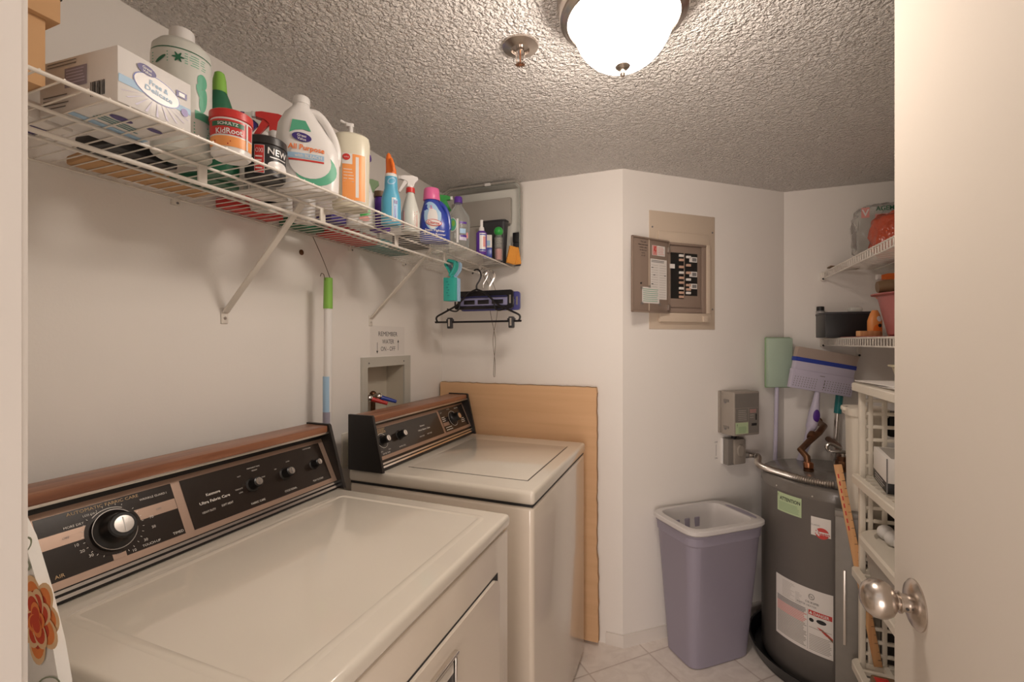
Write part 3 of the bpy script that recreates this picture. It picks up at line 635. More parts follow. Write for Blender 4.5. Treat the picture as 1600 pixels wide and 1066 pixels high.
# cardboard carton at the near end
t = item('cardboard_box', 'plain brown cardboard box with lid at the near end of the long shelf', 'box', 0.22, 0.26, 0)
g = G(); g.box((-0.12, -0.060, 0), (0.125, 0.095, 0.150), 'carton', 0.001); g.build('box_body', t)
g = G(); g.box((-0.130, -0.064, 0.095), (0.135, 0.107, 0.185), 'carton', 0.001); g.tube([(-0.131, 0.1075, 0.128), (0.0, 0.1077, 0.126), (0.1355, 0.1075, 0.129), (0.136, 0.02, 0.127), (0.136, -0.06, 0.128)], 0.0013, 'ink', 5); g.build('box_lid', t)
# dryer sheet box
t = item('laundry_sheet_box', 'white and pale blue box of laundry sheets leaning beside the tall white jug', 'box', 0.40, 0.412, R(90 + 4.5))
fb = frame((0, 0, 0), (1, 0, 0), (0, 0, 1))
g = G(); LW, LH, LD = 0.112, 0.083, 0.175
g.box((0, 0, 0), (LW, LD, LH), 'p_white', 0.0015)
f1 = frame((0, 0, 0), (1, 0, 0), (0, 0, 1))
g.patch(f1, 0.001, 0.030, 0.040, 0.042, 'p_skylt', 0.0006); g.patch(f1, 0.072, 0.030, LW - .001, 0.040, 'p_skylt', 0.0006)
g.disk(f1, 0.056, 0.044, 0.036, 0.019, 'p_blue', 0.0010, 32, rot=-8); g.disk(f1, 0.056, 0.044, 0.0345, 0.0178, 'p_white', 0.0013, 32, rot=-8)
g.disk(f1, 0.040, 0.067, 0.014, 0.0075, 'p_navy', 0.0016, 24, rot=-6); g.text(f1, 'Great', 0.040, 0.0695, 0.0042, 'p_white', 0.002, rot=-6, bold=True); g.text(f1, 'Value', 0.040, 0.0640, 0.0042, 'p_white', 0.002, rot=-6, bold=True)
g.text(f1, 'Free &', 0.058, 0.0500, 0.0078, 'p_skylt', 0.0018, rot=-6, bold=True); g.text(f1, 'Delicate', 0.058, 0.0395, 0.0078, 'p_skylt', 0.0018, 0.042, rot=-6, bold=True)
g.disk(f1, 0.100, 0.030, 0.006, 0.0065, 'p_purple', 0.0014, 16); g.patch(f1, 0.086, 0.052, 0.104, 0.062, 'p_navy', 0.0012); g.patch(f1, 0.090, 0.054, 0.100, 0.060, 'p_white', 0.0014)
for k in range(9):
    a = R(200 + k * 17.5); c, s_ = math.cos(a), math.sin(a)
    g.poly(f1, [(0.056 + c * 0.020, 0.030 + s_ * 0.004), (max(0.002, min(0.11, 0.056 + c * 0.055 + 0.002)), max(0.002, 0.028 + s_ * 0.026)), (max(0.002, min(0.11, 0.056 + c * 0.055 - 0.002)), max(0.002, 0.028 + s_ * 0.026))], 'p_lilac', 0.0007)
f2 = frame((0, LD, 0), (0, -1, 0), (0, 0, 1))
g.patch(f2, 0.060, 0.036, 0.110, 0.066, 'bin_blue', 0.0006); g.lines(f2, 0.064, 0.106, 0.064, 0.040, 5, 'p_lilac', 0.001); g.lines(f2, 0.02, 0.09, 0.080, 0.070, 2, 'grey_ink', 0.0008, 0.3)
for k in range(9): g.patch(f2, 0.118 + k * 0.0035, 0.014, 0.1195 + k * 0.0035 + (k % 3) * 0.0005, 0.036, 'ink', 0.0008)
g.lines(f2, 0.01, 0.075, 0.030, 0.006, 4, 'grey_ink', 0.0008, 0.3)
f3 = frame((0, LD, 0), (1, 0, 0), (0, -1, 0))
g.disk(f3, 0.04, 0.120, 0.016, 0.009, 'p_navy', 0.0008, 20); g.patch(f3, 0.0, 0.06, LW, 0.075, 'p_skylt', 0.0006); g.disk(f3, 0.085, 0.128, 0.012, 0.007, 'p_navy', 0.0008, 20); g.lines(f3, 0.02, 0.09, 0.108, 0.085, 3, 'p_tealdk', 0.0008, 0.4)
g.build('carton', t)
# tall milky jug with green print
t = item('tall_jug', 'tall milky round jug with green print and white screw cap', 'jug', 0.268, 0.588)
b = [(0, 0.044), (0.004, 0.049), (0.185, 0.049), (0.203, 0.047), (0.214, 0.038), (0.219, 0.022), (0.222, 0.020)]; B_ = Body(b)
g = G(); g.loft(b, 'p_milky', 32)
g.patch(B_, -0.060, 0.186, 0.060, 0.188, 'p_dgreen', 0.0004, 16); g.lines(B_, -0.055, -0.020, 0.180, 0.158, 4, 'p_emerald', 0.0006, 0.3)
g.lines(B_, 0.004, 0.045, 0.182, 0.160, 5, 'p_emerald', 0.0006, 0.3)
for a in (0, 60, 120): g.disk(B_, -0.006, 0.170, 0.010, 0.0022, 'p_dgreen', 0.0008, 12, rot=a)
g.disk(B_, -0.035, 0.164, 0.012, 0.003, 'p_dgreen', 0.0008, 12, rot=35)
g.disk(B_, 0.034, 0.140, 0.010, 0.014, 'p_emerald', 0.0006, 18); g.disk(B_, 0.036, 0.105, 0.008, 0.024, 'p_emerald', 0.0006, 18, rot=-8); g.disk(B_, 0.030, 0.118, 0.006, 0.016, 'p_emerald', 0.0006, 14, rot=20)
g.patch(B_, 0.020, 0.066, 0.052, 0.082, 'p_emerald', 0.0006, 5); g.lines(B_, 0.018, 0.054, 0.060, 0.030, 5, 'p_emerald', 0.0006, 0.4)
g.build('jug_body', t)
g = G(); g.loft([(0.220, 0.020), (0.222, 0.0215), (0.243, 0.0205), (0.245, 0.019)], 'p_white', 24); g.build('cap', t)
# green cleaner bottle 49
t = item('green_cleaner_bottle', 'dark green cleaner bottle with lime cap between tall jug and red lidded tub', 'bottle', 0.245, 0.680)
b = [(0, 0.034, 0.024), (0.006, 0.037, 0.026), (0.090, 0.037, 0.026), (0.130, 0.030, 0.022), (0.165, 0.019, 0.017), (0.178, 0.014, 0.014)]; B_ = Body(b)
g = G(); g.loft(b, 'p_dgreen', 28); g.disk(B_, 0, 0.085, 0.030, 0.050, 'p_white', 0.0010, 28, 5); g.text(B_, '49', 0.002, 0.112, 0.017, 'p_red', 0.0022, bold=True); g.lines(B_, -0.014, 0.018, 0.098, 0.088, 2, 'grey_ink', 0.0018, 0.4)
g.disk(B_, 0, 0.058, 0.024, 0.014, 'p_emerald', 0.0020, 20); g.disk(B_, 0.003, 0.058, 0.010, 0.009, 'pink_ink', 0.0028, 16); g.build('bottle_body', t)
g = G(); g.loft([(0.178, 0.0145), (0.205, 0.0125), (0.219, 0.0095), (0.222, 0.006)], 'p_lime', 18); g.build('cap', t)
# small dark green spray
t = item('spray_bottle', 'small clear spray bottle with dark green trigger behind red lidded tub', 'spray bottle', 0.135, 0.800)
g = G(); g.loft([(0, 0.026), (0.004, 0.028), (0.10, 0.028), (0.135, 0.014), (0.146, 0.012)], 'clear_bottle', 20); g.build('bottle_body', t); trigger(t, 0.146, 'p_dgreen', sc=0.72, neck='p_dgreen')
# red lidded tub
t = item('red_lidded_tub', 'small white tub with red lid and orange label', 'tub', 0.350, 0.628)
b = [(0, 0.030), (0.004, 0.034), (0.066, 0.0355), (0.070, 0.034)]; B_ = Body(b)
g = G(); g.loft(b, 'p_white', 32); g.patch(B_, -0.050, 0.014, 0.045, 0.033, 'p_orange_l', 0.0006, 14); g.patch(B_, -0.050, 0.036, 0.045, 0.064, 'p_red', 0.0006, 14)
g.patch(B_, -0.036, 0.051, 0.022, 0.060, 'p_dgreen', 0.0010, 10); g.text(B_, 'SCHULTZ', -0.006, 0.0556, 0.0055, 'p_white', 0.0018, 0.034, bold=True); g.text(B_, 'KidRoot', -0.004, 0.0425, 0.0105, 'p_white', 0.0018, 0.044, bold=True, rot=3)
g.lines(B_, -0.03, 0.0, 0.026, 0.016, 2, 'p_red', 0.0012, 0.5); g.patch(B_, 0.026, 0.014, 0.030, 0.064, 'p_white', 0.0014); g.build('tub_body', t)
g = G(); g.loft([(0.068, 0.036), (0.069, 0.0375), (0.083, 0.0370), (0.085, 0.0345)], 'p_red', 32); g.build('lid', t)
# two sprayers
t = item('spray_bottle', 'spray bottle with dark purple trigger behind the black tub', 'spray bottle', 0.105, 0.905)
g = G(); g.loft([(0, 0.030), (0.004, 0.032), (0.12, 0.032), (0.17, 0.014), (0.198, 0.012)], 'p_milky', 20); g.build('bottle_body', t); trigger(t, 0.198, 'p_milky', 'p_navy', 1.0)
t = item('spray_bottle', 'white spray bottle with bright red trigger beside the bleach jug', 'spray bottle', 0.185, 0.870)
g = G(); g.loft([(0, 0.030, 0.022), (0.004, 0.033, 0.024), (0.12, 0.033, 0.024), (0.155, 0.014, 0.012), (0.172, 0.012, 0.012)], 'p_white', 20); g.build('bottle_body', t); trigger(t, 0.172, 'p_red', sc=0.95)
t = item('spray_bottle', 'red and white trigger bottle seen through the bleach jug handle', 'spray bottle', 0.105, 1.045)
g = G(); g.loft([(0, 0.030, 0.022), (0.12, 0.033, 0.024), (0.165, 0.014, 0.012), (0.175, 0.012, 0.012)], 'p_white', 20); g.build('bottle_body', t); trigger(t, 0.175, 'p_red', 'p_white', sc=0.8)
# black tub
t = item('black_tub', 'black round tub with red panel and bold white NEW lettering', 'tub', 0.306, 0.742)
b = [(0, 0.036), (0.004, 0.040), (0.068, 0.041), (0.072, 0.040)]; B_ = Body(b)
g = G(); g.loft(b, 'p_black', 36); g.patch(B_, -0.022, 0.006, -0.002, 0.066, 'p_white', 0.0006, 5); g.patch(B_, -0.021, 0.007, -0.003, 0.065, 'p_red', 0.0012, 5)
g.text(B_, 'OXI', -0.012, 0.054, 0.010, 'p_white', 0.0022, 0.014); g.lines(B_, -0.019, -0.005, 0.045, 0.012, 4, 'p_white', 0.002, 0.35)
g.text(B_, 'NEW', 0.026, 0.055, 0.014, 'p_white', 0.002, 0.044, bold=True, rot=-3); g.disk(B_, 0.030, 0.026, 0.026, 0.011, 'p_white', 0.0012, 24, 3); g.lines(B_, 0.008, 0.05, 0.046, 0.040, 1, 'p_white', 0.0012); g.build('tub_body', t)
g = G(); g.loft([(0.070, 0.0415), (0.071, 0.0430), (0.086, 0.0425), (0.089, 0.039)], 'dark_cap', 36); g.build('lid', t)
# bleach jug
t = item('bleach_jug', 'large white handled jug of all purpose bleach with green swoosh label', 'jug', 0.324, 0.846)
b = [(0, 0.064, 0.036, 3), (0.006, 0.069, 0.040, 3), (0.090, 0.070, 0.041, 3), (0.125, 0.064, 0.039, 2.8, -0.006), (0.160, 0.050, 0.033, 2.5, -0.016), (0.188, 0.034, 0.026, 2.3, -0.018), (0.206, 0.020, 0.019, 2, -0.016), (0.215, 0.0175, 0.0175, 2, -0.015)]; B_ = Body(b)
g = G(); g.loft(b, 'p_white', 36)
g.poly(B_, [(-0.040, 0.130), (-0.034, 0.163), (-0.006, 0.163), (0.006, 0.138), (-0.012, 0.141), (-0.028, 0.137)], 'p_emerald', 0.0016)
g.disk(B_, 0.016, 0.052, 0.047, 0.040, 'p_emerald', 0.0012, 24, 4); g.disk(B_, 0.004, 0.068, 0.046, 0.042, 'p_white', 0.0018, 24, 4)
g.disk(B_, -0.014, 0.121, 0.021, 0.0105, 'p_navy', 0.0024, 26, 3, rot=-8); g.text(B_, 'Great', -0.014, 0.1245, 0.0062, 'p_white', 0.0032, rot=-8, bold=True); g.text(B_, 'Value', -0.014, 0.1165, 0.0062, 'p_white', 0.0032, rot=-8, bold=True)
g.text(B_, 'All Purpose', -0.004, 0.0965, 0.0125, 'p_orange', 0.0032, 0.078, bold=True, rot=-2); g.patch(B_, -0.044, 0.071, 0.034, 0.083, 'p_skylt', 0.0026, 10); g.text(B_, 'with BLEACH', 0.0, 0.077, 0.0075, 'p_white', 0.0034, 0.058, bold=True)
g.patch(B_, -0.042, 0.065, 0.034, 0.069, 'p_red', 0.0026, 10); g.build('jug_body', t)
g = G(); g.tube([(0.000, 0, 0.198), (0.020, 0, 0.196), (0.040, 0, 0.176), (0.056, 0, 0.145), (0.064, 0, 0.110), (0.060, 0, 0.080)], [0.010, 0.011, 0.0105, 0.0105, 0.011, 0.012], 'p_white', 12, sub=4); g.build('handle', t)
g = G(); g.loft([(0.213, 0.0195, 0.0195, 2, -0.015), (0.228, 0.0190, 0.0190, 2, -0.015), (0.231, 0.017, 0.017, 2, -0.015)], 'p_white', 24); g.build('cap', t)
# pump bottle
t = item('pump_bottle', 'cream pump bottle with orange label beside the bleach jug', 'bottle', 0.330, 0.987)
b = [(0, 0.043, 0.034, 2.6), (0.006, 0.047, 0.038, 2.6), (0.150, 0.049, 0.040, 2.6), (0.176, 0.050, 0.041, 2.5), (0.192, 0.047, 0.039, 2.4), (0.197, 0.040, 0.034, 2.2), (0.199, 0.014, 0.014)]; B_ = Body(b)
g = G(); g.loft(b, 'p_cream', 32); g.patch(B_, -0.022, 0.014, 0.038, 0.138, 'p_white', 0.0008, 12); g.patch(B_, -0.021, 0.016, 0.036, 0.110, 'p_orange_l', 0.0014, 12); g.patch(B_, 0.004, 0.108, 0.036, 0.137, 'p_orange_l', 0.0013, 6)
g.patch(B_, 0.012, 0.024, 0.020, 0.130, 'p_white', 0.0016, 2); g.disk(B_, -0.011, 0.128, 0.0095, 0.0085, 'p_red', 0.0022, 20); g.text(B_, 'up&up', -0.011, 0.128, 0.0035, 'p_white', 0.003)
g.lines(B_, -0.018, 0.008, 0.100, 0.060, 5, 'p_white', 0.002, 0.2); g.build('bottle_body', t)
g = G(); g.loft([(0.197, 0.0135), (0.206, 0.0125), (0.208, 0.006), (0.226, 0.0055)], 'p_white', 18); g.box((-0.012, -0.006, 0.224), (0.008, 0.006, 0.234), 'p_white', 0.002); g.tube([(0, 0, 0.230), (-0.016, 0, 0.234), (-0.026, 0, 0.238)], 0.004, 'p_white', 8, sub=3); g.build('pump_head', t)
# white bottle behind, purple trigger
t = item('spray_bottle', 'white flat bottle with purple trigger behind the cream pump bottle', 'spray bottle', 0.235, 1.140)
b = [(0, 0.040, 0.024, 2.4), (0.006, 0.044, 0.027, 2.4), (0.090, 0.042, 0.026, 2.4), (0.140, 0.026, 0.020), (0.170, 0.013, 0.013)]; B_ = Body(b)
g = G(); g.loft(b, 'p_white', 24); g.disk(B_, 0.016, 0.105, 0.010, 0.013, 'p_purple', 0.0014, 18); g.disk(B_, 0.014, 0.036, 0.018, 0.012, 'p_green', 0.0014, 14, rot=40); g.disk(B_, 0.012, 0.020, 0.016, 0.008, 'pink_ink', 0.002, 14); g.build('bottle_body', t); trigger(t, 0.168, 'p_purple', sc=0.95)
t = item('spray_bottle', 'clear spray bottle with olive green trigger left of the blue window cleaner', 'spray bottle', 0.150, 1.290)
g = G(); g.loft([(0, 0.030, 0.024), (0.006, 0.033, 0.026), (0.10, 0.033, 0.026), (0.15, 0.013, 0.013)], 'clear_bottle', 20); g.build('bottle_body', t); trigger(t, 0.150, 'p_mintdk', sc=0.9)
t = item('purple_bottle', 'purple bottle with brown cap just left of the blue window cleaner', 'bottle', 0.250, 1.215)
g = G(); g.loft([(0, 0.030, 0.022), (0.006, 0.033, 0.024), (0.07, 0.032, 0.024), (0.105, 0.016, 0.014), (0.112, 0.014, 0.014)], 'p_purple', 24); g.build('bottle_body', t); g = G(); g.loft([(0.110, 0.019), (0.128, 0.018)], 'p_brown', 20); g.build('cap', t)
# window cleaner
t = item('window_cleaner_bottle', 'slim blue window cleaner bottle with orange trigger', 'spray bottle', 0.330, 1.165)
b = [(0, 0.026, 0.022, 2.4), (0.005, 0.030, 0.025, 2.4), (0.080, 0.029, 0.024, 2.4), (0.112, 0.020, 0.018), (0.125, 0.0195, 0.018), (0.150, 0.018, 0.016)]; B_ = Body(b)
g = G(); g.loft(b, 'p_sky', 28); g.patch(B_, 0.002, 0.010, 0.023, 0.080, 'p_white', 0.0010, 5); g.patch(B_, 0.0045, 0.013, 0.0205, 0.076, 'p_skylt', 0.0016, 5); g.patch(B_, 0.008, 0.062, 0.018, 0.072, 'p_navy', 0.0024, 2); g.patch(B_, 0.010, 0.016, 0.014, 0.056, 'p_blue', 0.0024, 2)
g.disk(B_, 0.002, 0.132, 0.014, 0.010, 'p_skylt', 0.0010, 16, 2, 0.7, rot=30); g.build('bottle_body', t)
g = G(); g.loft([(0.148, 0.0185, 0.0165), (0.154, 0.018, 0.016), (0.158, 0.016, 0.014)], 'p_white', 20)
g.build('collar', t)
g = G(); g.loft([(0.156, 0.0165, 0.014), (0.172, 0.0155, 0.013), (0.200, 0.0100, 0.012, 2, -0.006), (0.214, 0.0075, 0.010, 2, -0.007), (0.220, 0.004, 0.007, 2, -0.007)], 'p_orange', 18); h = g.build('trigger_head', t)
g = G(); g.tube([(0.000, -0.014, 0.200), (0.006, -0.022, 0.178), (0.008, -0.023, 0.160)], [0.005, 0.005, 0.004], 'p_orange', 8, sub=3); g.build('lever', h)
# clear spray with red collar
t = item('spray_bottle', 'clear spray bottle with white trigger, red collar and red printed scale', 'spray bottle', 0.332, 1.266)
b = [(0, 0.027), (0.005, 0.030), (0.062, 0.030), (0.085, 0.024), (0.125, 0.0125), (0.132, 0.012)]; B_ = Body(b)
g = G(); g.loft(b, 'p_milky', 26); g.lines(B_, -0.022, 0.018, 0.064, 0.008, 9, 'pink_ink', 0.0010, 0.5, 0.1); g.patch(B_, -0.024, 0.006, -0.0225, 0.067, 'red_ink', 0.001); g.patch(B_, 0.021, 0.006, 0.0225, 0.067, 'red_ink', 0.001); g.build('bottle_body', t)
g = G(); g.loft([(0.130, 0.0145), (0.146, 0.0140)], 'p_red', 20); g.build('collar', t); trigger(t, 0.142, 'p_white', sc=0.72)
# pink capped blue jug
t = item('stain_remover_jug', 'blue bottle with wide pink cap and red oval logo', 'bottle', 0.332, 1.420)
b = [(0, 0.050, 0.030, 2.6), (0.006, 0.054, 0.034, 2.6), (0.060, 0.054, 0.034, 2.6), (0.100, 0.046, 0.031, 2.4, -0.004), (0.135, 0.031, 0.026, 2.2, -0.010), (0.150, 0.025, 0.024, 2, -0.012)]; B_ = Body(b)
g = G(); g.loft(b, 'p_blue', 32); g.disk(B_, -0.008, 0.088, 0.030, 0.050, 'p_skylt', 0.0012, 26, 4); g.disk(B_, -0.008, 0.078, 0.018, 0.038, 'p_white', 0.0020, 22, 3)
g.disk(B_, -0.004, 0.062, 0.028, 0.012, 'p_red', 0.0034, 26, 3, rot=-6); g.disk(B_, -0.004, 0.062, 0.026, 0.0098, 'p_white', 0.0042, 26, 3, rot=-6); g.text(B_, 'Clorox', -0.004, 0.062, 0.011, 'p_red', 0.0056, 0.043, bold=True, rot=-6)
g.text(B_, 'Stain Fighter', 0.0, 0.036, 0.0078, 'p_white', 0.0020, 0.070, bold=True, rot=-3); g.text(B_, '& Color Booster', 0.0, 0.023, 0.007, 'p_white', 0.0020, 0.075, bold=True, rot=-3); g.text(B_, '2', -0.006, 0.118, 0.012, 'p_pink', 0.0034, bold=True); g.build('bottle_body', t)
g = G(); g.tube([(0.016, -0.004, 0.142), (0.036, -0.006, 0.122), (0.048, -0.008, 0.085), (0.050, -0.008, 0.045)], 0.008, 'p_blue', 10, sub=4); g.build('handle', t)
g = G(); g.loft([(0.148, 0.0290, 0.0290, 2, -0.012), (0.152, 0.0300, 0.0300, 2, -0.012), (0.186, 0.0275, 0.0275, 2, -0.012), (0.190, 0.0255, 0.0255, 2, -0.012)], 'p_pink', 30); g.build('cap', t)
# green trigger clear bottle
t = item('spray_bottle', 'clear spray bottle with bright green trigger behind the pink capped bottle', 'spray bottle', 0.238, 1.615)
g = G(); g.loft([(0, 0.034), (0.006, 0.037), (0.12, 0.037), (0.165, 0.014), (0.186, 0.012)], 'clear_bottle', 22); g.build('bottle_body', t); trigger(t, 0.180, 'p_green', sc=0.95, rz=R(180))
# clear round bottle, purple cap
t = item('dish_soap_bottle', 'clear bulging soap bottle with violet cap', 'bottle', 0.350, 1.562)
b = [(0, 0.036, 0.028), (0.006, 0.041, 0.032), (0.055, 0.043, 0.034), (0.100, 0.046, 0.036), (0.130, 0.042, 0.034), (0.152, 0.026, 0.024), (0.168, 0.014, 0.014), (0.180, 0.012, 0.012)]; B_ = Body(b)
g = G(); g.loft(b, 'clear_bottle', 32); g.disk(B_, -0.022, 0.088, 0.017, 0.026, 'p_white', 0.0008, 24, 3); g.disk(B_, -0.022, 0.088, 0.015, 0.024, 'p_emerald', 0.0014, 24, 3); g.disk(B_, -0.018, 0.092, 0.006, 0.012, 'p_lime', 0.002, 14)
g.patch(B_, 0.004, 0.092, 0.034, 0.100, 'p_purple', 0.0010, 6); g.patch(B_, 0.006, 0.056, 0.030, 0.074, 'p_skylt', 0.001, 5); g.patch(B_, 0.004, 0.030, 0.034, 0.048, 'p_lilac', 0.001, 6); g.patch(B_, 0.008, 0.042, 0.034, 0.050, 'p_purple', 0.0016, 5); g.disk(B_, 0.038, 0.050, 0.006, 0.012, 'pink_ink', 0.0015, 12)
g.patch(B_, -0.006, 0.020, 0.001, 0.110, 'p_white', 0.001, 1); g.build('bottle_body', t)
g = G(); g.loft([(0.178, 0.0165), (0.199, 0.0160), (0.202, 0.014)], 'p_purple', 20); g.build('cap', t)
# small sprays
t = item('spot_spray', 'small purple and white spray with white nozzle by the soap bottle', 'spray bottle', 0.388, 1.692)
b = [(0, 0.020, 0.014), (0.004, 0.022, 0.016), (0.088, 0.022, 0.016), (0.098, 0.012, 0.010)]; B_ = Body(b)
g = G(); g.loft(b, 'p_purple', 22); g.patch(B_, -0.008, 0.012, 0.018, 0.086, 'p_white', 0.001, 5); g.patch(B_, 0.006, 0.030, 0.017, 0.072, 'pink_ink', 0.0018, 3); g.patch(B_, -0.007, 0.014, 0.017, 0.020, 'p_blue', 0.0018, 4); g.patch(B_, -0.006, 0.078, 0.017, 0.082, 'p_blue', 0.0018, 4); g.build('bottle_body', t)
g = G(); g.loft([(0.096, 0.012), (0.112, 0.010), (0.114, 0.0065), (0.142, 0.006)], 'p_white', 16); g.build('nozzle', t)
t = item('blue_packet', 'slim blue and white packet standing behind the small purple spray', 'packet', 0.374, 1.775)
g = G(); g.box((-0.016, -0.008, 0), (0.022, 0.010, 0.045), 'p_blue', 0.002); g.box((-0.016, -0.008, 0.045), (0.022, 0.010, 0.100), 'paper', 0.002); g.patch(frame((-0.016, -0.008, 0.045), (1, 0, 0), (0, 0, 1)), 0.004, 0.008, 0.03, 0.03, 'p_skylt', 0.001); g.build('packet_body', t)
t = item('green_ball_tube', 'clear tube with round green ball cap', 'tube', 0.400, 1.842)
g = G(); g.loft([(0, 0.016), (0.003, 0.018), (0.100, 0.018), (0.104, 0.013), (0.112, 0.013)], 'clear_bottle', 20); g.loft([(0.003, 0.0150), (0.050, 0.0150)], 'pink_ink', 16)
for k in range(5): g.loft([(0.055 + k * 0.009, 0.0125), (0.060 + k * 0.009, 0.0155), (0.063 + k * 0.009, 0.0125)], 'p_grey', 14)
g.build('tube_body', t); g = G(); g.sph((0, 0, 0.128), 0.0205, 'p_green', seg=20); g.build('ball_cap', t)
t = item('dark_wastebin', 'narrow charcoal container inside the far end of the long shelf', 'container', 0.335, 1.946, 0)
g = G(); g.loft([(0, 0.052, 0.020, 6), (0.195, 0.062, 0.026, 6), (0.198, 0.065, 0.029, 6), (0.203, 0.065, 0.029, 6)], 'p_charcoal', 32); g.build('container_body', t)
t = item('orange_sponge', 'orange sponge standing at the far end of the long shelf', 'sponge', 0.420, 1.935, R(40))
g = G(); g.box((-0.022, -0.009, 0), (0.018, 0.008, 0.080), 'sponge', 0.003, Matrix.Rotation(R(12), 4, 'Y')); g.build('sponge_block', t)
t = item('orange_sponge', 'second orange sponge, right behind the first against the clear tray', 'sponge', 0.445, 1.965, R(30)); g = G(); g.box((-0.014, -0.006, 0), (0.016, 0.008, 0.078), 'sponge', 0.003, Matrix.Rotation(R(-10), 4, 'Y')); g.build('sponge_block', t)
t = item('scrub_brush', 'black scrub brush head above the orange sponges', 'brush', 0.424, 2.008, 0)
g = G(); g.box((-0.018, -0.008, 0), (0.018, 0.008, 0.110), 'p_charcoal', 0.004); g.build('brush_back', t); g = G(); g.box((-0.020, -0.009, 0.110), (0.014, 0.009, 0.158), 'p_black', 0.004); g.build('bristles', t)
# clear tray against the back wall
t = item('clear_storage_tray', 'large clear plastic tray with rounded corners stood up against the back wall', 'tray', 0.25, 2.034, 0)
g = G(); Mx = Matrix(((1, 0, 0, 0), (0, 0, 1, 0), (0, 1, 0, 0), (0, 0, 0, 1)))
O = rrect(-0.205, 0.002, 0.205, 0.395, 0.045, 8); I = rrect(-0.195, 0.012, 0.195, 0.385, 0.036, 8); n = len(O)
V = [(x, 0.010, z) for x, z in rrect(-0.190, 0.016, 0.190, 0.380, 0.03, 8)] + [(x, -0.050, z) for x, z in I] + [(x, -0.050, z) for x, z in O]
g.add(V, [(j * n + i, j * n + (i + 1) % n, (j + 1) * n + (i + 1) % n, (j + 1) * n + i) for j in range(2) for i in range(n)] + [tuple(range(n))], 'clear_plastic'); g.build('tray_shell', t)
g = G(); g.tube([(x, -0.052, z) for x, z in O], 0.0045, 'p_grey', 8, closed=True); g.tube([(x, -0.046, z) for x, z in I], 0.003, 'clear_plastic', 6, closed=True)
g.box((0.02, -0.058, 0.386), (0.05, -0.048, 0.400), 'p_white', 0.002); g.build('rim', t)
t = item('grey_pad', 'pale grey folded pad resting inside the clear tray', 'pad', 0.25, 2.012, 0)
g = G(); g.box((-0.175, -0.008, 0.205), (0.142, 0.014, 0.330), 'p_grey', 0.005); g.box((-0.16, -0.002, 0.018), (0.06, 0.012, 0.210), 'p_grey', 0.004); tag(t, 'pale grey folded pad resting inside the clear tray', 'pad'); g.build('pad_body', t)
# things lying flat
def flat(name, label, cat, x, y, sx, sy, h, m, rz=0, extra=None):
    g = G(Matrix.Rotation(rz, 4, 'Z')); g.box((-sx / 2, -sy / 2, 0), (sx / 2, sy / 2, h), m, min(0.004, h * 0.3))
    if extra: extra(g, sx, sy, h)
    o = g.build(name); o.location = (x, y, ST); return tag(o, label, cat)
def under(txtcol):
    return lambda g, sx, sy, h: g.lines(frame((-sx / 2, sy / 2, 0), (1, 0, 0), (0, -1, 0)), sx * 0.15, sx * 0.7, sy * 0.8, sy * 0.3, 4, txtcol, 0.0008, 0.3)
flat('black_pouch', 'flat black pouch lying behind the laundry sheet box', 'pouch', 0.165, 0.555, 0.085, 0.13, 0.022, 'p_black', R(8), under('grey_ink'))
flat('brown_paper_bag', 'folded brown paper bag lying at the back of the shelf behind the tall jug', 'paper bag', 0.070, 0.640, 0.085, 0.24, 0.018, 'carton', R(-5))
flat('purple_packet', 'white packet with purple square lying behind the laundry sheet box', 'packet', 0.165, 0.405, 0.09, 0.085, 0.03, 'paper', R(4), lambda g, sx, sy, h: g.patch(frame((-sx / 2, sy / 2, 0), (1, 0, 0), (0, -1, 0)), 0.02, 0.02, 0.06, 0.055, 'p_navy', 0.0008))
flat('green_folder', 'dark green booklet lying flat behind the tall jug', 'booklet', 0.165, 0.705, 0.09, 0.10, 0.012, 'p_dgreen', R(12))
flat('red_print_card', 'white card with red stripe lying under the red lidded tub rear', 'card', 0.195, 0.735 + 0.085, 0.09, 0.09, 0.008, 'paper', R(5), lambda g, sx, sy, h: g.patch(frame((-sx / 2, sy / 2, 0), (1, 0, 0), (0, -1, 0)), 0.02, 0.02, 0.03, 0.08, 'red_ink', 0.0008))
flat('red_cloth', 'folded red cloth at the back of the shelf beside the first brace', 'cloth', 0.041, 0.92, 0.058, 0.17, 0.025, 'p_red', R(2))
flat('green_cloth', 'folded dark green cloth at the back of the shelf after the red cloth', 'cloth', 0.041, 1.10, 0.058, 0.13, 0.025, 'p_dgreen', 0)
flat('navy_pouch', 'navy pouch lying flat behind the pump bottle', 'pouch', 0.180, 1.020 + 0.20 - 0.14, 0.06, 0.07, 0.02, 'p_navy', 0)
flat('red_pouch', 'bright red folded pouch lying at the back behind the window cleaner', 'pouch', 0.065, 1.28, 0.10, 0.20, 0.03, 'p_red', 0)
flat('teal_pouch', 'dark teal folded pouch lying at the back behind the pink capped bottle', 'pouch', 0.065, 1.49, 0.10, 0.19, 0.03, 'p_tealdk', 0)
flat('black_tool_case', 'flat black case lying behind the pink capped bottle', 'case', 0.205, 1.46, 0.08, 0.13, 0.035, 'p_black', 0)
flat('brown_jar_packet', 'small brown packet at the near end of the long shelf', 'packet', 0.06, 0.24, 0.06, 0.05, 0.03, 'p_brown', 0)

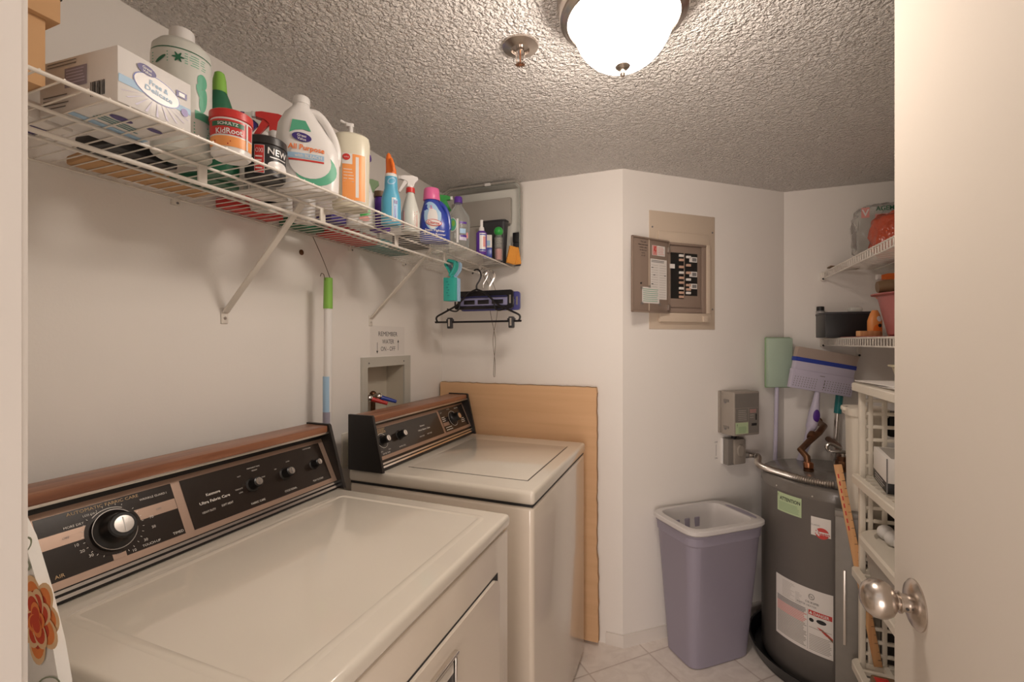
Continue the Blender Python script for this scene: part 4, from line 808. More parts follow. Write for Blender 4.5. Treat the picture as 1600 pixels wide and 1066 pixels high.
# ------------------------------------------------------------ things hanging from the rod
def clothes_peg(label, y, m, dx=0):
    t = thing('jumbo_clip', label, 'clip', (0.280 + dx, y, 1.662))
    for s in (-1, 1):
        g = G(); g.tube([(0.0 + s * 0.002, s * 0.012, 0.012), (0.024, s * 0.010, 0.004), (0.022, s * 0.009, -0.022), (0.0, s * 0.006, -0.05)], 0.008, m, 10, sub=5, flat=0.8)
        g.box((-0.026, -0.011 if s < 0 else 0.001, -0.150), (0.026, -0.001 if s < 0 else 0.011, -0.055), m, 0.003); 
        g.tube([(0.004, s * 0.004, 0.014), (-0.020, s * 0.004, 0.002), (-0.006, s * 0.004, -0.024), (0.01, s * 0.004, -0.055)], 0.007, m, 10, sub=5, flat=0.7); g.build('jaw', t)
    g = G(); g.cyl((0, -0.013, -0.052), (0, 0.013, -0.052), 0.006, 'brushed', seg=12)
    for k in range(6): g.box((-0.012 + (k % 2) * 0.006, -0.0125, -0.075 - k * 0.011), (-0.004 + (k % 2) * 0.006, -0.011, -0.072 - k * 0.011), 'p_tealdk')
    g.build('spring', t)
clothes_peg('teal jumbo clothes clip hanging on the shelf rod', 1.625, 'p_teal')
clothes_peg('blue jumbo clothes clip hidden just behind the teal one', 1.655, 'p_skylt')
ZR = 1.662
def hook(g, x, y, z0, m, r=0.0022):
    g.tube([(x, y, z0), (x, y, z0 + 0.018), (x + 0.014, y, z0 + 0.040), (x + 0.022, y, z0 + 0.062), (x + 0.012, y, z0 + 0.085), (x - 0.008, y, z0 + 0.088), (x - 0.022, y, z0 + 0.070)], r, m, 8, sub=5)
t = thing('clothes_hanger', 'black plastic hanger with two clips hanging nearest on the shelf rod', 'hanger', (0.292, 1.845, ZR))
g = G(); y = 0
hook(g, 0.0, y, -0.080, 'hanger_black', 0.0038)
g.tube([(0.0, y, -0.080), (-0.045, y, -0.100), (-0.10, y, -0.148), (-0.165, y, -0.180), (-0.205, y, -0.200), (-0.202, y, -0.222), (-0.180, y, -0.225), (0.18, y, -0.225), (0.202, y, -0.222), (0.205, y, -0.200), (0.165, y, -0.180), (0.10, y, -0.148), (0.045, y, -0.100), (0.0, y, -0.080)], 0.0045, 'hanger_black', 8, sub=4)
for s in (-1, 1): g.tube([(s * 0.085, y, -0.140), (s * 0.092, y, -0.170), (s * 0.115, y, -0.176), (s * 0.150, y, -0.165)], 0.0035, 'hanger_black', 8, sub=4)
g.build('hanger_frame', t)
for x in (-0.135, 0.168):
    g = G(); g.box((x - 0.012, -0.010, -0.255), (x + 0.012, 0.010, -0.205), 'p_charcoal', 0.004); g.box((x - 0.018, -0.006, -0.222), (x + 0.018, 0.006, -0.212), 'p_charcoal', 0.002); g.box((x - 0.004, -0.0115, -0.245), (x + 0.004, -0.0100, -0.212), 'brushed'); g.build('clip', t)
def flat_hanger(label, y, dx, m, m2, dz=0):
    t = thing('trouser_hanger', label, 'hanger', (0.315 + dx, y, ZR), group=None)
    g = G(); hook(g, 0.0, 0, -0.072 + dz, 'chrome'); g.build('hook', t)
    g = G(); O = rrect(-0.145, -0.168 + dz, 0.145, -0.085 + dz, 0.012, 4); I = rrect(-0.120, -0.155 + dz, 0.120, -0.108 + dz, 0.010, 4); n = len(O)
    V = []
    for yy in (-0.006, 0.006): V += [(a, yy, b) for a, b in O] + [(a, yy, b) for a, b in I]
    F = []
    for i in range(n):
        j = (i + 1) % n
        F += [(i, j, n + j, n + i), (2 * n + j, 2 * n + i, 3 * n + i, 3 * n + j), (j, i, 2 * n + i, 2 * n + j), (n + i, n + j, 3 * n + j, 3 * n + i)]
    g.add(V, F, m); g.build('hanger_frame', t)
    g = G(); g.box((-0.118, -0.003, -0.152 + dz), (0.118, 0.003, -0.118 + dz), m2, 0.002)
    for x in (-0.07, 0.0, 0.07): g.box((x - 0.028, -0.0045, -0.146 + dz), (x + 0.028, 0.0045, -0.126 + dz), m, 0.002)
    for x in (-0.132, 0.132): g.box((x - 0.004, -0.008, -0.145 + dz), (x + 0.004, -0.006, -0.108 + dz), 'brushed')
    g.build('clamp_bar', t)
flat_hanger('black trouser clamp hanger behind the nearest black hanger', 1.868, 0.0, 'hanger_black', 'hanger_lilac')
flat_hanger('blue trouser clamp hanger poking out right behind the black clamp hanger', 1.895, 0.022, 'hanger_blue', 'hanger_lilac', -0.006)
flat_hanger('second black trouser clamp hanger, last on the rod', 1.920, 0.006, 'hanger_black', 'hanger_blue', -0.004)
g = G(); g.tube([(0.300, 1.937, 1.664), (0.290, 1.937, 1.674), (0.280, 1.937, 1.660), (0.312, 1.937, 1.60), (0.318, 1.940, 1.48), (0.342, 1.940, 1.36), (0.336, 1.940, 1.26), (0.333, 1.940, 1.195), (0.337, 1.940, 1.183), (0.340, 1.940, 1.195), (0.340, 1.940, 1.26), (0.330, 1.940, 1.36), (0.352, 1.940, 1.48), (0.345, 1.938, 1.58), (0.318, 1.937, 1.645)], 0.0012, 'wire_dark', 6, sub=4)
tag(g.build('bent_wire_hanger'), 'long thin bent wire hanging straight down from the rod end', 'wire')

# ------------------------------------------------------------ breaker panel on the angled wall
fw = lambda s, z, w=0.0: wpt(s, w, z)
t = thing('breaker_panel', 'beige electrical breaker panel with its taupe door swung open', 'breaker panel', wpt(0.32, 0, 1.40))
MW = Matrix((( WD.x, 0, WN.x, C2.x), (WD.y, 0, WN.y, C2.y), (0, 1, 0, 0), (0, 0, 0, 1)))
g = G(MW); g.box((0.137, 1.404, 0), (0.507, 1.940, 0.004), 'panel_beige', 0.001)
for s in (0.152, 0.492):
    for z in (1.50, 1.865): g.cyl((s, z, 0.004), (s, z, 0.006), 0.004, 'grey_ink', seg=10)
g.build('cover_plate', t, world=True)
g = G(MW)
for a, b in (((0.180, 1.437, .003), (0.467, 1.478, .024)), ((0.180, 1.800, .003), (0.467, 1.850, .012)), ((0.180, 1.478, .003), (0.228, 1.800, .016)), ((0.444, 1.478, .003), (0.467, 1.800, .022))): g.box(a, b, 'panel_beige', 0.003)
g.box((0.415, 1.438, .022), (0.445, 1.468, .032), 'panel_beige', 0.003); g.build('raised_trim', t, world=True)
g = G(MW); g.box((0.228, 1.479, .003), (0.444, 1.799, .0055), 'panel_taupe')
for a, b in (((0.228, 1.479, .0055), (0.236, 1.799, .020)), ((0.236, 1.789, .0055), (0.444, 1.799, .020)), ((0.420, 1.479, .0055), (0.444, 1.789, .018)), ((0.236, 1.479, .0055), (0.420, 1.500, .018))): g.box(a, b, 'panel_taupe', 0.003)
g.box((0.240, 1.505, .0055), (0.416, 1.786, .010), 'panel_taupe', 0.002); g.build('inner_panel', t, world=True)
g = G(MW); g.box((0.247, 1.545, .010), (0.318, 1.755, .0125), 'breaker_black'); g.box((0.326, 1.560, .010), (0.396, 1.755, .0125), 'breaker_black')
g.box((0.238, 1.682, .0127), (0.268, 1.702, .0132), 'paper'); 
for z in (1.728, 1.660, 1.604): g.box((0.350, z - .012, .0127), (0.394, z + .012, .0132), 'paper'); g.box((0.366, z - .008, .0133), (0.390, z + .008, .0136), 'grey_ink')
g.build('breaker_bank', t, world=True)
for s, zs in ((0.302, (1.742, 1.722, 1.690, 1.664, 1.640, 1.618, 1.592, 1.572, 1.553)), (0.342, (1.738, 1.700, 1.665, 1.634, 1.608, 1.588, 1.572))):
    for k, z in enumerate(zs):
        g = G(MW); g.box((s - 0.012, z - 0.0055, .0125), (s + 0.012, z + 0.0055, .020), 'breaker_peach' if k % 3 else 'paper', 0.001); g.build('breaker_switch', t, world=True)
# swung door: hinged at s=.228, swinging out left toward the room
hp = wpt(0.222, 0.026); a_d = R(180 + 24)   # direction in wall coordinates (s,t)
dd = WD * math.cos(R(168)) + WN * math.sin(R(168)); dn = Vector((0, 0, 1)).cross(dd)
dn = -dn if dn.dot(WN) < 0 else dn
MD = Matrix(((-dd.x, 0, dn.x, hp.x), (-dd.y, 0, dn.y, hp.y), (0, 1, 0, 0), (0, 0, 0, 1)))   # local x toward the hinge, origin at hinge
DWd = 0.232
g = G(MD); g.box((-DWd, 1.474, -.004), (0, 1.800, 0), 'panel_taupe', 0.001)
for a, b in (((-DWd, 1.474, 0), (-DWd + .004, 1.800, .008)), ((-DWd, 1.474, 0), (0, 1.480, .008)), ((-DWd, 1.794, 0), (0, 1.800, .008))): g.box(a, b, 'panel_taupe', 0.001)
fd = lambda u, v, w=0: MD @ Vector((u, v, w)); fdd = lambda u, v, w=0: Vector((u, v, w))
g.box((-0.127, 1.482, 0), (-0.124, 1.794, 0.002), 'panel_beige')
for k, tt in enumerate(('This still', 'does not work', 'outlet, take', 'to the box', 'turns', 'on off')): g.text(fdd, tt, -0.162, 1.780 - k * 0.0118, 0.0072, 'ink', 0.001)
g.box((-0.105, 1.728, 0), (-0.024, 1.772, 0.001), 'paper'); g.patch(fdd, -0.104, 1.729, -0.075, 1.771, 'pink_ink', 0.0014); g.lines(fdd, -0.070, -0.028, 1.768, 1.732, 5, 'pink_ink', 0.0014, 0.35)
g.poly(fdd, [(-0.093, 1.768), (-0.083, 1.768), (-0.088, 1.752), (-0.080, 1.752), (-0.092, 1.732), (-0.089, 1.747), (-0.097, 1.747)], 'red_ink', 0.002)
g.box((-0.116, 1.535, 0), (-0.012, 1.712, 0.001), 'paper'); g.lines(fdd, -0.112, -0.020, 1.708, 1.696, 2, 'grey_ink', 0.0014, 0.5, 0.4); g.lines(fdd, -0.112, -0.068, 1.690, 1.54, 14, 'p_grey', 0.0014, 0.12, 0.1); g.lines(fdd, -0.060, -0.016, 1.690, 1.54, 14, 'p_grey', 0.0014, 0.12, 0.1)
for u_, v_ in ((-0.112, 1.672), (-0.100, 1.640), (-0.112, 1.600), (-0.030, 1.640), (-0.112, 1.560)): g.patch(fdd, u_, v_, u_ + 0.012, v_ + 0.003, 'ink', 0.0018)
g.box((-0.170, 1.515, 0.0015), (-0.062, 1.585, 0.0022), 'paper'); g.lines(fdd, -0.165, -0.068, 1.580, 1.520, 7, 'p_emerald', 0.0026, 0.25, 0.1)
for u_, v_ in ((-0.174, 1.580), (-0.060, 1.512), (-0.172, 1.514), (-0.125, 1.588)): g.patch(fdd, u_ - .008, v_ - .006, u_ + .008, v_ + .006, 'clear_bag', 0.003)
g.cyl((-0.176, 1.60, 0), (-0.176, 1.60, 0.004), 0.004, 'ink', seg=10); d_ = g.build('panel_door', t, world=True); d_['label'] = 'taupe panel door with paper circuit list'
for z in (1.50, 1.76): g = G(MD); g.box((-0.010, z - .012, -0.001), (0.004, z + .012, .009), 'brushed', 0.001); g.build('hinge', d_, world=True)

# heater timer box
t = thing('timer_box', 'grey wall timer box with stickers above the water heater switch', 'electrical box', wpt(0.57, 0, 0.905))
g = G(MW); g.box((0.528, 0.912, 0), (0.700, 1.112, 0.012), 'box_grey', 0.003); g.box((0.535, 0.909, 0.010), (0.690, 1.114, 0.092), 'box_grey', 0.006, seg=3)
f5 = lambda u, v, w=0: Vector((0.535 + u, 0.909 + v, 0.092 + w))
g.patch(f5, 0.006, 0.130, 0.148, 0.196, 'box_grey_dark', 0.0004); g.patch(f5, 0.008, 0.066, 0.084, 0.128, 'box_grey_dark', 0.0006); g.lines(f5, 0.024, 0.080, 0.122, 0.070, 6, 'p_grey', 0.001, 0.35)
g.patch(f5, 0.008, 0.010, 0.084, 0.062, 'paper_green', 0.0008); g.text(f5, '!', 0.018, 0.050, 0.014, 'ink', 0.0014, bold=True); g.lines(f5, 0.026, 0.078, 0.044, 0.014, 5, 'p_mintdk', 0.0013, 0.4)
g.patch(f5, 0.088, 0.010, 0.148, 0.128, 'box_grey_dark', 0.0006); g.lines(f5, 0.094, 0.140, 0.122, 0.104, 3, 'pink_ink', 0.001, 0.4); g.patch(f5, 0.128, 0.070, 0.136, 0.100, 'ink', 0.0012); g.patch(f5, 0.104, 0.044, 0.136, 0.056, 'ink', 0.0012); g.lines(f5, 0.094, 0.120, 0.100, 0.078, 2, 'p_grey', 0.001, 0.3)
g.build('box_body', t, world=True)
for z in (0.945, 1.070): g = G(MW); g.box((0.5325, z - 0.006, 0.030), (0.5355, z + 0.006, 0.062), 'box_grey_dark', 0.001); g.box((0.530, z - 0.012, 0.036), (0.536, z - 0.006, 0.046), 'grey_ink'); g.build('latch', t, world=True)
t = thing('outlet_box', 'small grey metal junction box feeding the flexible conduit', 'electrical box', wpt(0.60, 0, 0.75))
g = G(MW); g.box((0.552, 0.760, 0), (0.652, 0.886, 0.040), 'box_grey_dark', 0.005); g.build('box_body', t, world=True)
g = G(MW); g.box((0.580, 0.764, 0.038), (0.650, 0.884, 0.052), 'box_grey', 0.008); g.loft([(0.050, 0.020, 0.030), (0.060, 0.017, 0.026)], 'box_grey', 20, M=Matrix.Translation((0.612, 0.830, 0))); g.build('switch_cover', t, world=True)
g = G(MW); g.cyl((0.595, 0.886, 0.03), (0.595, 0.912, 0.04), 0.012, 'p_black'); g.build('nipple', t, world=True)
g = G(MW); f6 = lambda u, v, w=0: Vector((u, v, w))
g.box((0.548, 0.762, 0.0), (0.5515, 0.884, 0.012), 'p_white', 0.001)
g.text(f6, 'OFF', 0.518, 0.866, 0.008, 'grey_ink', 0.0008); g.text(f6, 'ON', 0.518, 0.790, 0.008, 'grey_ink', 0.0008); g.patch(f6, 0.517, 0.800, 0.519, 0.855, 'grey_ink', 0.0008); g.build('wall_marking', t, world=True)
# conduit
pA = wpt(0.652, 0.032, 0.800); pts = [pA, wpt(0.70, 0.07, 0.800), Vector((1.470, 2.262, 0.803)), Vector((1.552, 2.130, 0.806)), Vector((1.610, 2.075, 0.806)), Vector((1.668, 2.050, 0.806)), Vector((1.700, 2.045, 0.806))]
def catmull(P, sub):
    g = []; n = len(P)
    for i in range(n - 1):
        p0 = P[max(i - 1, 0)]; p1 = P[i]; p2 = P[i + 1]; p3 = P[min(i + 2, n - 1)]
        for k in range(sub): q = k / sub; g.append(0.5 * ((2 * p1) + (-p0 + p2) * q + (2 * p0 - 5 * p1 + 4 * p2 - p3) * q * q + (-p0 + 3 * p1 - 3 * p2 + p3) * q ** 3))
    return g + [P[-1]]
cp0 = catmull(pts, 40); cp = [cp0[0]]; acc = 0.0
for p_, q_ in zip(cp0, cp0[1:]):
    L_ = (q_ - p_).length; d_ = 0.0038 - acc
    while d_ <= L_: cp.append(p_ + (q_ - p_) * (d_ / L_)); d_ += 0.0038
    acc = L_ - (d_ - 0.0038)
g = G()
g.tube(cp, [0.0142 if i % 2 else 0.0108 for i in range(len(cp))], 'flex_steel', 12)
g.cyl(cp[0] - Vector((0.012, 0.01, 0)), cp[0] + (cp[3] - cp[0]).normalized() * 0.02, 0.014, 'box_grey_dark'); g.cyl((1.692, 2.046, 0.806), (1.738, 2.048, 0.806), 0.016, 'box_grey_dark'); g.tube([(1.735, 2.048, 0.806), (1.765, 2.055, 0.810), (1.78, 2.07, 0.802)], 0.014, 'box_grey_dark', 12)
tag(g.build('flexible_conduit'), 'ribbed steel conduit running from junction box across the water heater top', 'conduit')

# ------------------------------------------------------------ water heater
HX, HY, HR = 1.75, 2.27, 0.270
t = thing('water_heater', 'short dark grey water heater standing in a black pan', 'water heater', (HX, HY, 0))
g = G(); g.loft([(0.020, HR - 0.004), (0.030, HR), (0.740, HR), (0.744, HR + 0.002), (0.748, HR + 0.002)], 'heater_grey', 72)
fH = lambda a, z, w=0: Vector(((HR + w) * math.cos(R(a)), (HR + w) * math.sin(R(a)), z))
# labels: u in degrees
def cl(a0, z0, a1, z1, m, w): g.patch(fH, a0, z0, a1, z1, m, w, 14)
cl(-149, 0.662, -127, 0.737, 'paper_green', 0.0008)
sc = 180 / (PI * HR)
def hu(a_c): return lambda u, v, w=0: fH(a_c + u * sc, v, w)
g.text(hu(-138), 'ATTENTION', 0.004, 0.716, 0.014, 'ink', 0.0014, 0.086, bold=True); g.lines(hu(-138), -0.044, 0.044, 0.702, 0.668, 6, 'p_mintdk', 0.0013, 0.35, 0.1); g.text(hu(-148), '!', 0.0, 0.726, 0.011, 'ink', 0.0014, bold=True)
cl(-120, 0.612, -106.5, 0.682, 'paper', 0.0008)
g.disk(hu(-113), 0.003, 0.624, 0.022, 0.021, 'red_ink', 0.0014, 28, 3); g.patch(hu(-113), -0.022, 0.618, 0.030, 0.630, 'paper', 0.0018, 3); g.text(hu(-113), 'Rheem', 0.004, 0.624, 0.011, 'red_ink', 0.0024, 0.046, bold=True); g.text(hu(-113), 'R', -0.014, 0.627, 0.026, 'paper', 0.0026, bold=True); g.text(hu(-116), 'CLASSIC', -0.004, 0.652, 0.006, 'grey_ink', 0.0014)
cl(-150.5, 0.160, -105, 0.402, 'paper', 0.0008)
L_ = hu(-127.75)
g.lines(L_, -0.075, -0.02, 0.392, 0.325, 12, 'p_grey', 0.0012, 0.2, 0.4); g.lines(L_, -0.02, 0.01, 0.37, 0.325, 8, 'grey_ink', 0.0012, 0.15, 0.5)
g.disk(L_, 0.038, 0.372, 0.010, 0.011, 'ink', 0.0013, 24, 1, 0.85); g.text(L_, 'UL', 0.038, 0.372, 0.008, 'ink', 0.0013, rot=-20); g.text(L_, 'C UL US LISTED', 0.040, 0.350, 0.007, 'ink', 0.0013, 0.045, bold=True); g.text(L_, 'WATER HEATER', 0.020, 0.336, 0.007, 'grey_ink', 0.0013, 0.07)
g.lines(L_, -0.100, 0.022, 0.322, 0.300, 4, 'grey_ink', 0.0013, 0.55, 0.1); g.lines(L_, -0.100, 0.022, 0.300, 0.262, 6, 'pink_ink', 0.0013, 0.6, 0.15); g.lines(L_, -0.100, 0.022, 0.262, 0.172, 15, 'p_grey', 0.0013, 0.55, 0.1)
g.patch(L_, 0.028, 0.304, 0.104, 0.322, 'red_ink', 0.0012, 4); g.text(L_, 'DANGER', 0.070, 0.313, 0.011, 'paper', 0.0018, 0.050, bold=True); g.poly(L_, [(0.030, 0.308), (0.042, 0.308), (0.036, 0.319)], 'paper', 0.0018)
g.patch(L_, 0.0245, 0.168, 0.0255, 0.322, 'grey_ink', 0.0012); g.disk(L_, 0.038, 0.285, 0.008, 0.007, 'ink', 0.0013); g.disk(L_, 0.070, 0.288, 0.016, 0.008, 'ink', 0.0013); g.poly(L_, [(0.055, 0.266), (0.075, 0.262), (0.106, 0.240), (0.106, 0.232), (0.085, 0.244)], 'p_red', 0.0013); g.poly(L_, [(0.068, 0.262), (0.075, 0.262), (0.106, 0.234), (0.106, 0.226)], 'p_brown', 0.0016)
g.lines(L_, 0.030, 0.102, 0.232, 0.170, 10, 'p_grey', 0.0013, 0.4, 0.1); g.patch(L_, 0.030, 0.256, 0.102, 0.258, 'p_grey', 0.0013, 3)
g.build('tank', t)
g = G(); g.loft([(0.746, HR + 0.0015), (0.770, HR + 0.0015), (0.786, HR - 0.003), (0.790, HR - 0.010), (0.7905, 0.01)], 'heater_top', 72)
for a in (-150, -119, -90): g.sph(fH(a, 0.757), 0.004, 'brushed', seg=8)
g.box((-0.02, -0.24, 0.790), (0.09, -0.12, 0.800), 'heater_top', 0.003); g.build('top_cover', t)
g = G(); g.loft([(0.002, 0.290), (0.004, 0.300), (0.055, 0.318), (0.060, 0.322), (0.060, 0.314), (0.012, 0.296), (0.012, 0.01)], 'pan_black', 64); g.build('drain_pan', t)
g = G(); g.cyl((1.66, 2.29, 0.7908), (1.66, 2.29, 0.80), 0.020, 'old_copper'); g.tube([(1.66, 2.29, 0.795), (1.658, 2.31, 0.845), (1.640, 2.34, 0.868), (1.690, 2.42, 0.895), (1.735, 2.455, 0.930), (1.772, 2.53, 0.95), (1.775, 2.660, 0.95)], [0.013] + [0.0135] * 6, 'old_copper', 12)
g.turn([(0.016, 0), (0.019, 0.004), (0.019, 0.024), (0.015, 0.028)], 'copper', (1.66, 2.29, 0.80), (0, 0.2, 1)); g.turn([(0.018, 0), (0.020, 0.01), (0.018, 0.03)], 'old_copper', (1.700, 2.435, 0.905), (0.4, 0.7, 0.6)); g.turn([(0.022, 0), (0.022, 0.004), (0.012, 0.012)], 'old_copper', (1.775, 2.667, 0.95), (0, -1, 0)); tag(g.build('hot_water_pipe'), 'crooked tarnished copper pipe rising from the water heater top to the wall', 'pipe')
t = thing('cold_water_pipe', 'copper pipe with grey lever valve on the water heater top', 'pipe', (1.795, 2.34, 0.791))
g = G(); g.cyl((1.795, 2.34, 0.7908), (1.795, 2.34, 0.855), 0.022, 'old_copper'); g.turn([(0.026, 0), (0.028, 0.012), (0.026, 0.026)], 'old_copper', (1.795, 2.34, 0.81), (0, 0, 1), 8); g.tube([(1.795, 2.34, 0.85), (1.80, 2.42, 0.86), (1.82, 2.50, 0.865), (1.82, 2.665, 0.865)], 0.013, 'old_copper', 12, sub=3)
g.build('pipe_body', t, world=True)
g = G(); g.box((1.745, 2.320, 0.868), (1.850, 2.345, 0.880), 'flex_steel', 0.004, ); g.cyl((1.795, 2.332, 0.855), (1.795, 2.332, 0.872), 0.008, 'brushed'); g.tube([(1.745, 2.332, 0.872), (1.735, 2.332, 0.890), (1.75, 2.335, 0.905), (1.79, 2.335, 0.885)], 0.007, 'flex_steel', 8, sub=3); g.build('lever_handle', t, world=True)

# ------------------------------------------------------------ laundry bin with inner basket
t = thing('laundry_bin', 'tall grey blue bin holding a pale basket insert, against the angled wall', 'bin', wpt(0.32, 0.14, 0))
MB = Matrix(((WD.x, -WN.x, 0, C2.x), (WD.y, -WN.y, 0, C2.y), (0, 0, 1, 0), (0, 0, 0, 1)))  # local (s, -t, z)
def bring(z, s0, s1, t0, t1, n=6): return (z, (s1 - s0) / 2, (t1 - t0) / 2, n, (s0 + s1) / 2, -(t0 + t1) / 2)
g = G(MB)
rb = [bring(0.004, .195, .480, .055, .215), bring(0.0, .190, .485, .05, .222)]
g.loft([bring(0.001, .190, .485, .050, .225), bring(0.006, .183, .490, .047, .230), bring(0.53, .135, .508, .034, .286), bring(0.535, .131, .512, .030, .290), bring(0.568, .129, .514, .028, .292), bring(0.572, .126, .517, .025, .295), bring(0.577, .126, .517, .025, .295), bring(0.577, .134, .509, .034, .288), bring(0.02, .20, .476, .060, .215)], 'bin_blue', 56); g.build('bin_body', t, world=True)
g = G(MB); g.loft([bring(0.579, .124, .519, .023, .297, 6), bring(0.585, .119, .524, .018, .302, 6), bring(0.597, .119, .524, .018, .302, 6), bring(0.601, .124, .519, .023, .297, 6), bring(0.601, .150, .470, .043, .275, 6), bring(0.585, .156, .462, .048, .268, 6), bring(0.44, .172, .440, .060, .250, 6), bring(0.437, .30, .31, .14, .15, 6)], 'bin_white', 56, 'end'); ins = g.build('basket_insert', t, world=True)
fi = lambda u, v, w=0: Vector((u, v, 0.6013 + w)); g = G(MB)
g.poly(fi, [(0.484, -0.085), (0.496, -0.100), (0.508, -0.150), (0.508, -0.200), (0.498, -0.250), (0.484, -0.262), (0.478, -0.235), (0.476, -0.165), (0.478, -0.105)], 'bin_blue', 0.0006); g.build('handle_slot', ins, world=True)
g = G(MB)
for k in range(3): g.box((0.235 + k * 0.055, -0.0560, 0.505), (0.262 + k * 0.055, -0.0440, 0.548), 'bin_blue', 0.003)
g.build('vent_slots', ins, world=True)

# ------------------------------------------------------------ mops and brooms in the corner
t = thing('sponge_mop', 'mint green rectangular mop head up on a thin pole in the corner', 'mop', (1.576, 2.50, 0))
def basis(o, ux, uz): 
    ux = Vector(ux).normalized(); uz = Vector(uz); uz = (uz - ux * uz.dot(ux)).normalized(); uy = uz.cross(ux)
    return Matrix(((ux.x, uy.x, uz.x, o[0]), (ux.y, uy.y, uz.y, o[1]), (ux.z, uy.z, uz.z, o[2]), (0, 0, 0, 1)))
Mm = basis((1.593, 2.560, 1.243), (0.112, 0.042, 0), (0.01, 0, 1))
g = G(Mm); g.box((-0.060, -0.012, -0.120), (0.060, 0.016, 0.122), 'p_mint', 0.006); g.build('mop_pad', t, world=True)
g = G(Mm); g.box((-0.062, 0.010, -0.124), (0.062, 0.022, 0.125), 'p_mintdk', 0.004); g.build('mop_plate', t, world=True)
g = G(); g.cyl((1.583, 2.565, 1.125), (1.555, 2.535, 0.001), 0.0095, 'p_lilac'); g.build('pole', t, world=True)
t = thing('push_broom', 'wide lilac perforated broom head up with blue stripe and purple grip oval', 'broom', (1.66, 2.44, 0))
Mm = basis((1.762, 2.530, 1.180), (0.256, 0.101, -0.046), (0.03, 0, 1))
g = G(Mm); g.box((-0.148, -0.014, -0.072), (0.146, 0.012, 0.020), 'p_lilac', 0.004)
fz = lambda u, v, w=0: Vector((u, -0.014 - w, v))
for i in range(22):
    for j in range(5):
        if i in (9, 10): continue
        g.patch(fz, -0.138 + i * 0.0128 + j * 0.0012, -0.060 + j * 0.0105, -0.134 + i * 0.0128 + j * 0.0012, -0.056 + j * 0.0105, 'grey_ink', 0.0006)
g.patch(fz, -0.018, 0.0015, 0.006, 0.0045, 'grey_ink', 0.0006); g.lines(fz, 0.006, 0.012, -0.01, -0.055, 3, 'grey_ink', 0.0006, 0.5)
g.box((-0.142, -0.016, 0.018), (0.140, 0.014, 0.058), 'p_lilac', 0.003)
g.build('broom_head', t, world=True)
g = G(Mm); g.box((-0.146, -0.018, 0.056), (0.144, 0.016, 0.076), 'p_blue', 0.003); g.build('blue_stripe', t, world=True)
g = G(Mm); g.prism([(-0.142, 0.074), (0.142, 0.074), (0.150, 0.124), (-0.138, 0.124)], -0.014, 0.014, 'bristle', Matrix.Rotation(PI / 2, 4, 'X')); g.build('bristles', t, world=True)
g = G(); a = Vector((1.742, 2.520, 1.110)); bq = Vector((1.725, 2.505, 1.075)); 
g.tube([(1.744, 2.524, 1.112), (1.735, 2.514, 1.060), (1.728, 2.510, 1.010), (1.716, 2.505, 0.950), (1.708, 2.500, 0.930)], [0.010, 0.015, 0.023, 0.023, 0.015], 'p_lilac', 14, sub=4)
g.tube([(1.712, 2.503, 0.945), (1.694, 2.498, 0.860), (1.672, 2.49, 0.800), (1.652, 2.537, 0.72), (1.63, 2.58, 0.40), (1.60, 2.60, 0.002)], 0.0155, 'p_lilac', 12); hd = g.build('handle', t, world=True)
g = G(basis((1.733, 2.489, 1.000), (0.93, 0.36, 0), (0.2, 0, 1))); g.sph((0, 0, 0), 0.017, 'p_purple', (0.95, 0.4, 1.8), 20); o = g.build('grip_oval', hd, world=True)
t = thing('squeegee_pole', 'teal topped grey metal pole leaning in the corner behind the broom', 'pole', (1.80, 2.62, 0))
g = G(); g.cyl((1.850, 2.628, 1.010), (1.795, 2.615, 0.001), 0.0115, 'brushed'); g.build('tube', t, world=True); g = G(); g.cyl((1.862, 2.630, 1.130), (1.850, 2.628, 1.000), 0.0155, 'p_tealdk'); g.build('teal_grip', t, world=True)

# ------------------------------------------------------------ plastic rack on the right
RX0, RX1, RY0, RY1 = 1.673, 2.06, 1.10, 1.802
t = thing('plastic_rack', 'tall off white plastic storage rack with slatted tiers and lattice end', 'storage rack', (1.86, 1.45, 0))
TZ = (1.215, 0.917, 0.615, 0.312)
for i, z in enumerate(TZ):
    g = G(); O = rrect(RX0, RY0, RX1, RY1, 0.028, 5); I = rrect(RX0 + 0.020, RY0 + 0.020, RX1 - 0.020, RY1 - 0.020, 0.012, 5); n = len(O)
    V = [(x, y, z - 0.024) for x, y in O] + [(x, y, z - 0.003) for x, y in O] + [(x, y, z) for x, y in rrect(RX0 + .003, RY0 + .003, RX1 - .003, RY1 - .003, 0.025, 5)] + [(x, y, z) for x, y in I] + [(x, y, z - 0.024) for x, y in I]
    g.add(V, [(j * n + k, j * n + (k + 1) % n, ((j + 1) % 5) * n + (k + 1) % n, ((j + 1) % 5) * n + k) for j in range(5) for k in range(n)], 'resin_white')
    for k in range(17): y = RY0 + 0.03 + k * 0.0405; g.box((RX0 + 0.018, y, z - 0.014), (RX1 - 0.018, y + 0.012, z - 0.003), 'resin_white')
    g.box((RX0 + 0.085, RY0 + 0.01, z - 0.016), (RX0 + 0.100, RY1 - 0.01, z - 0.0025), 'resin_white'); g.build('tier', t, world=True)
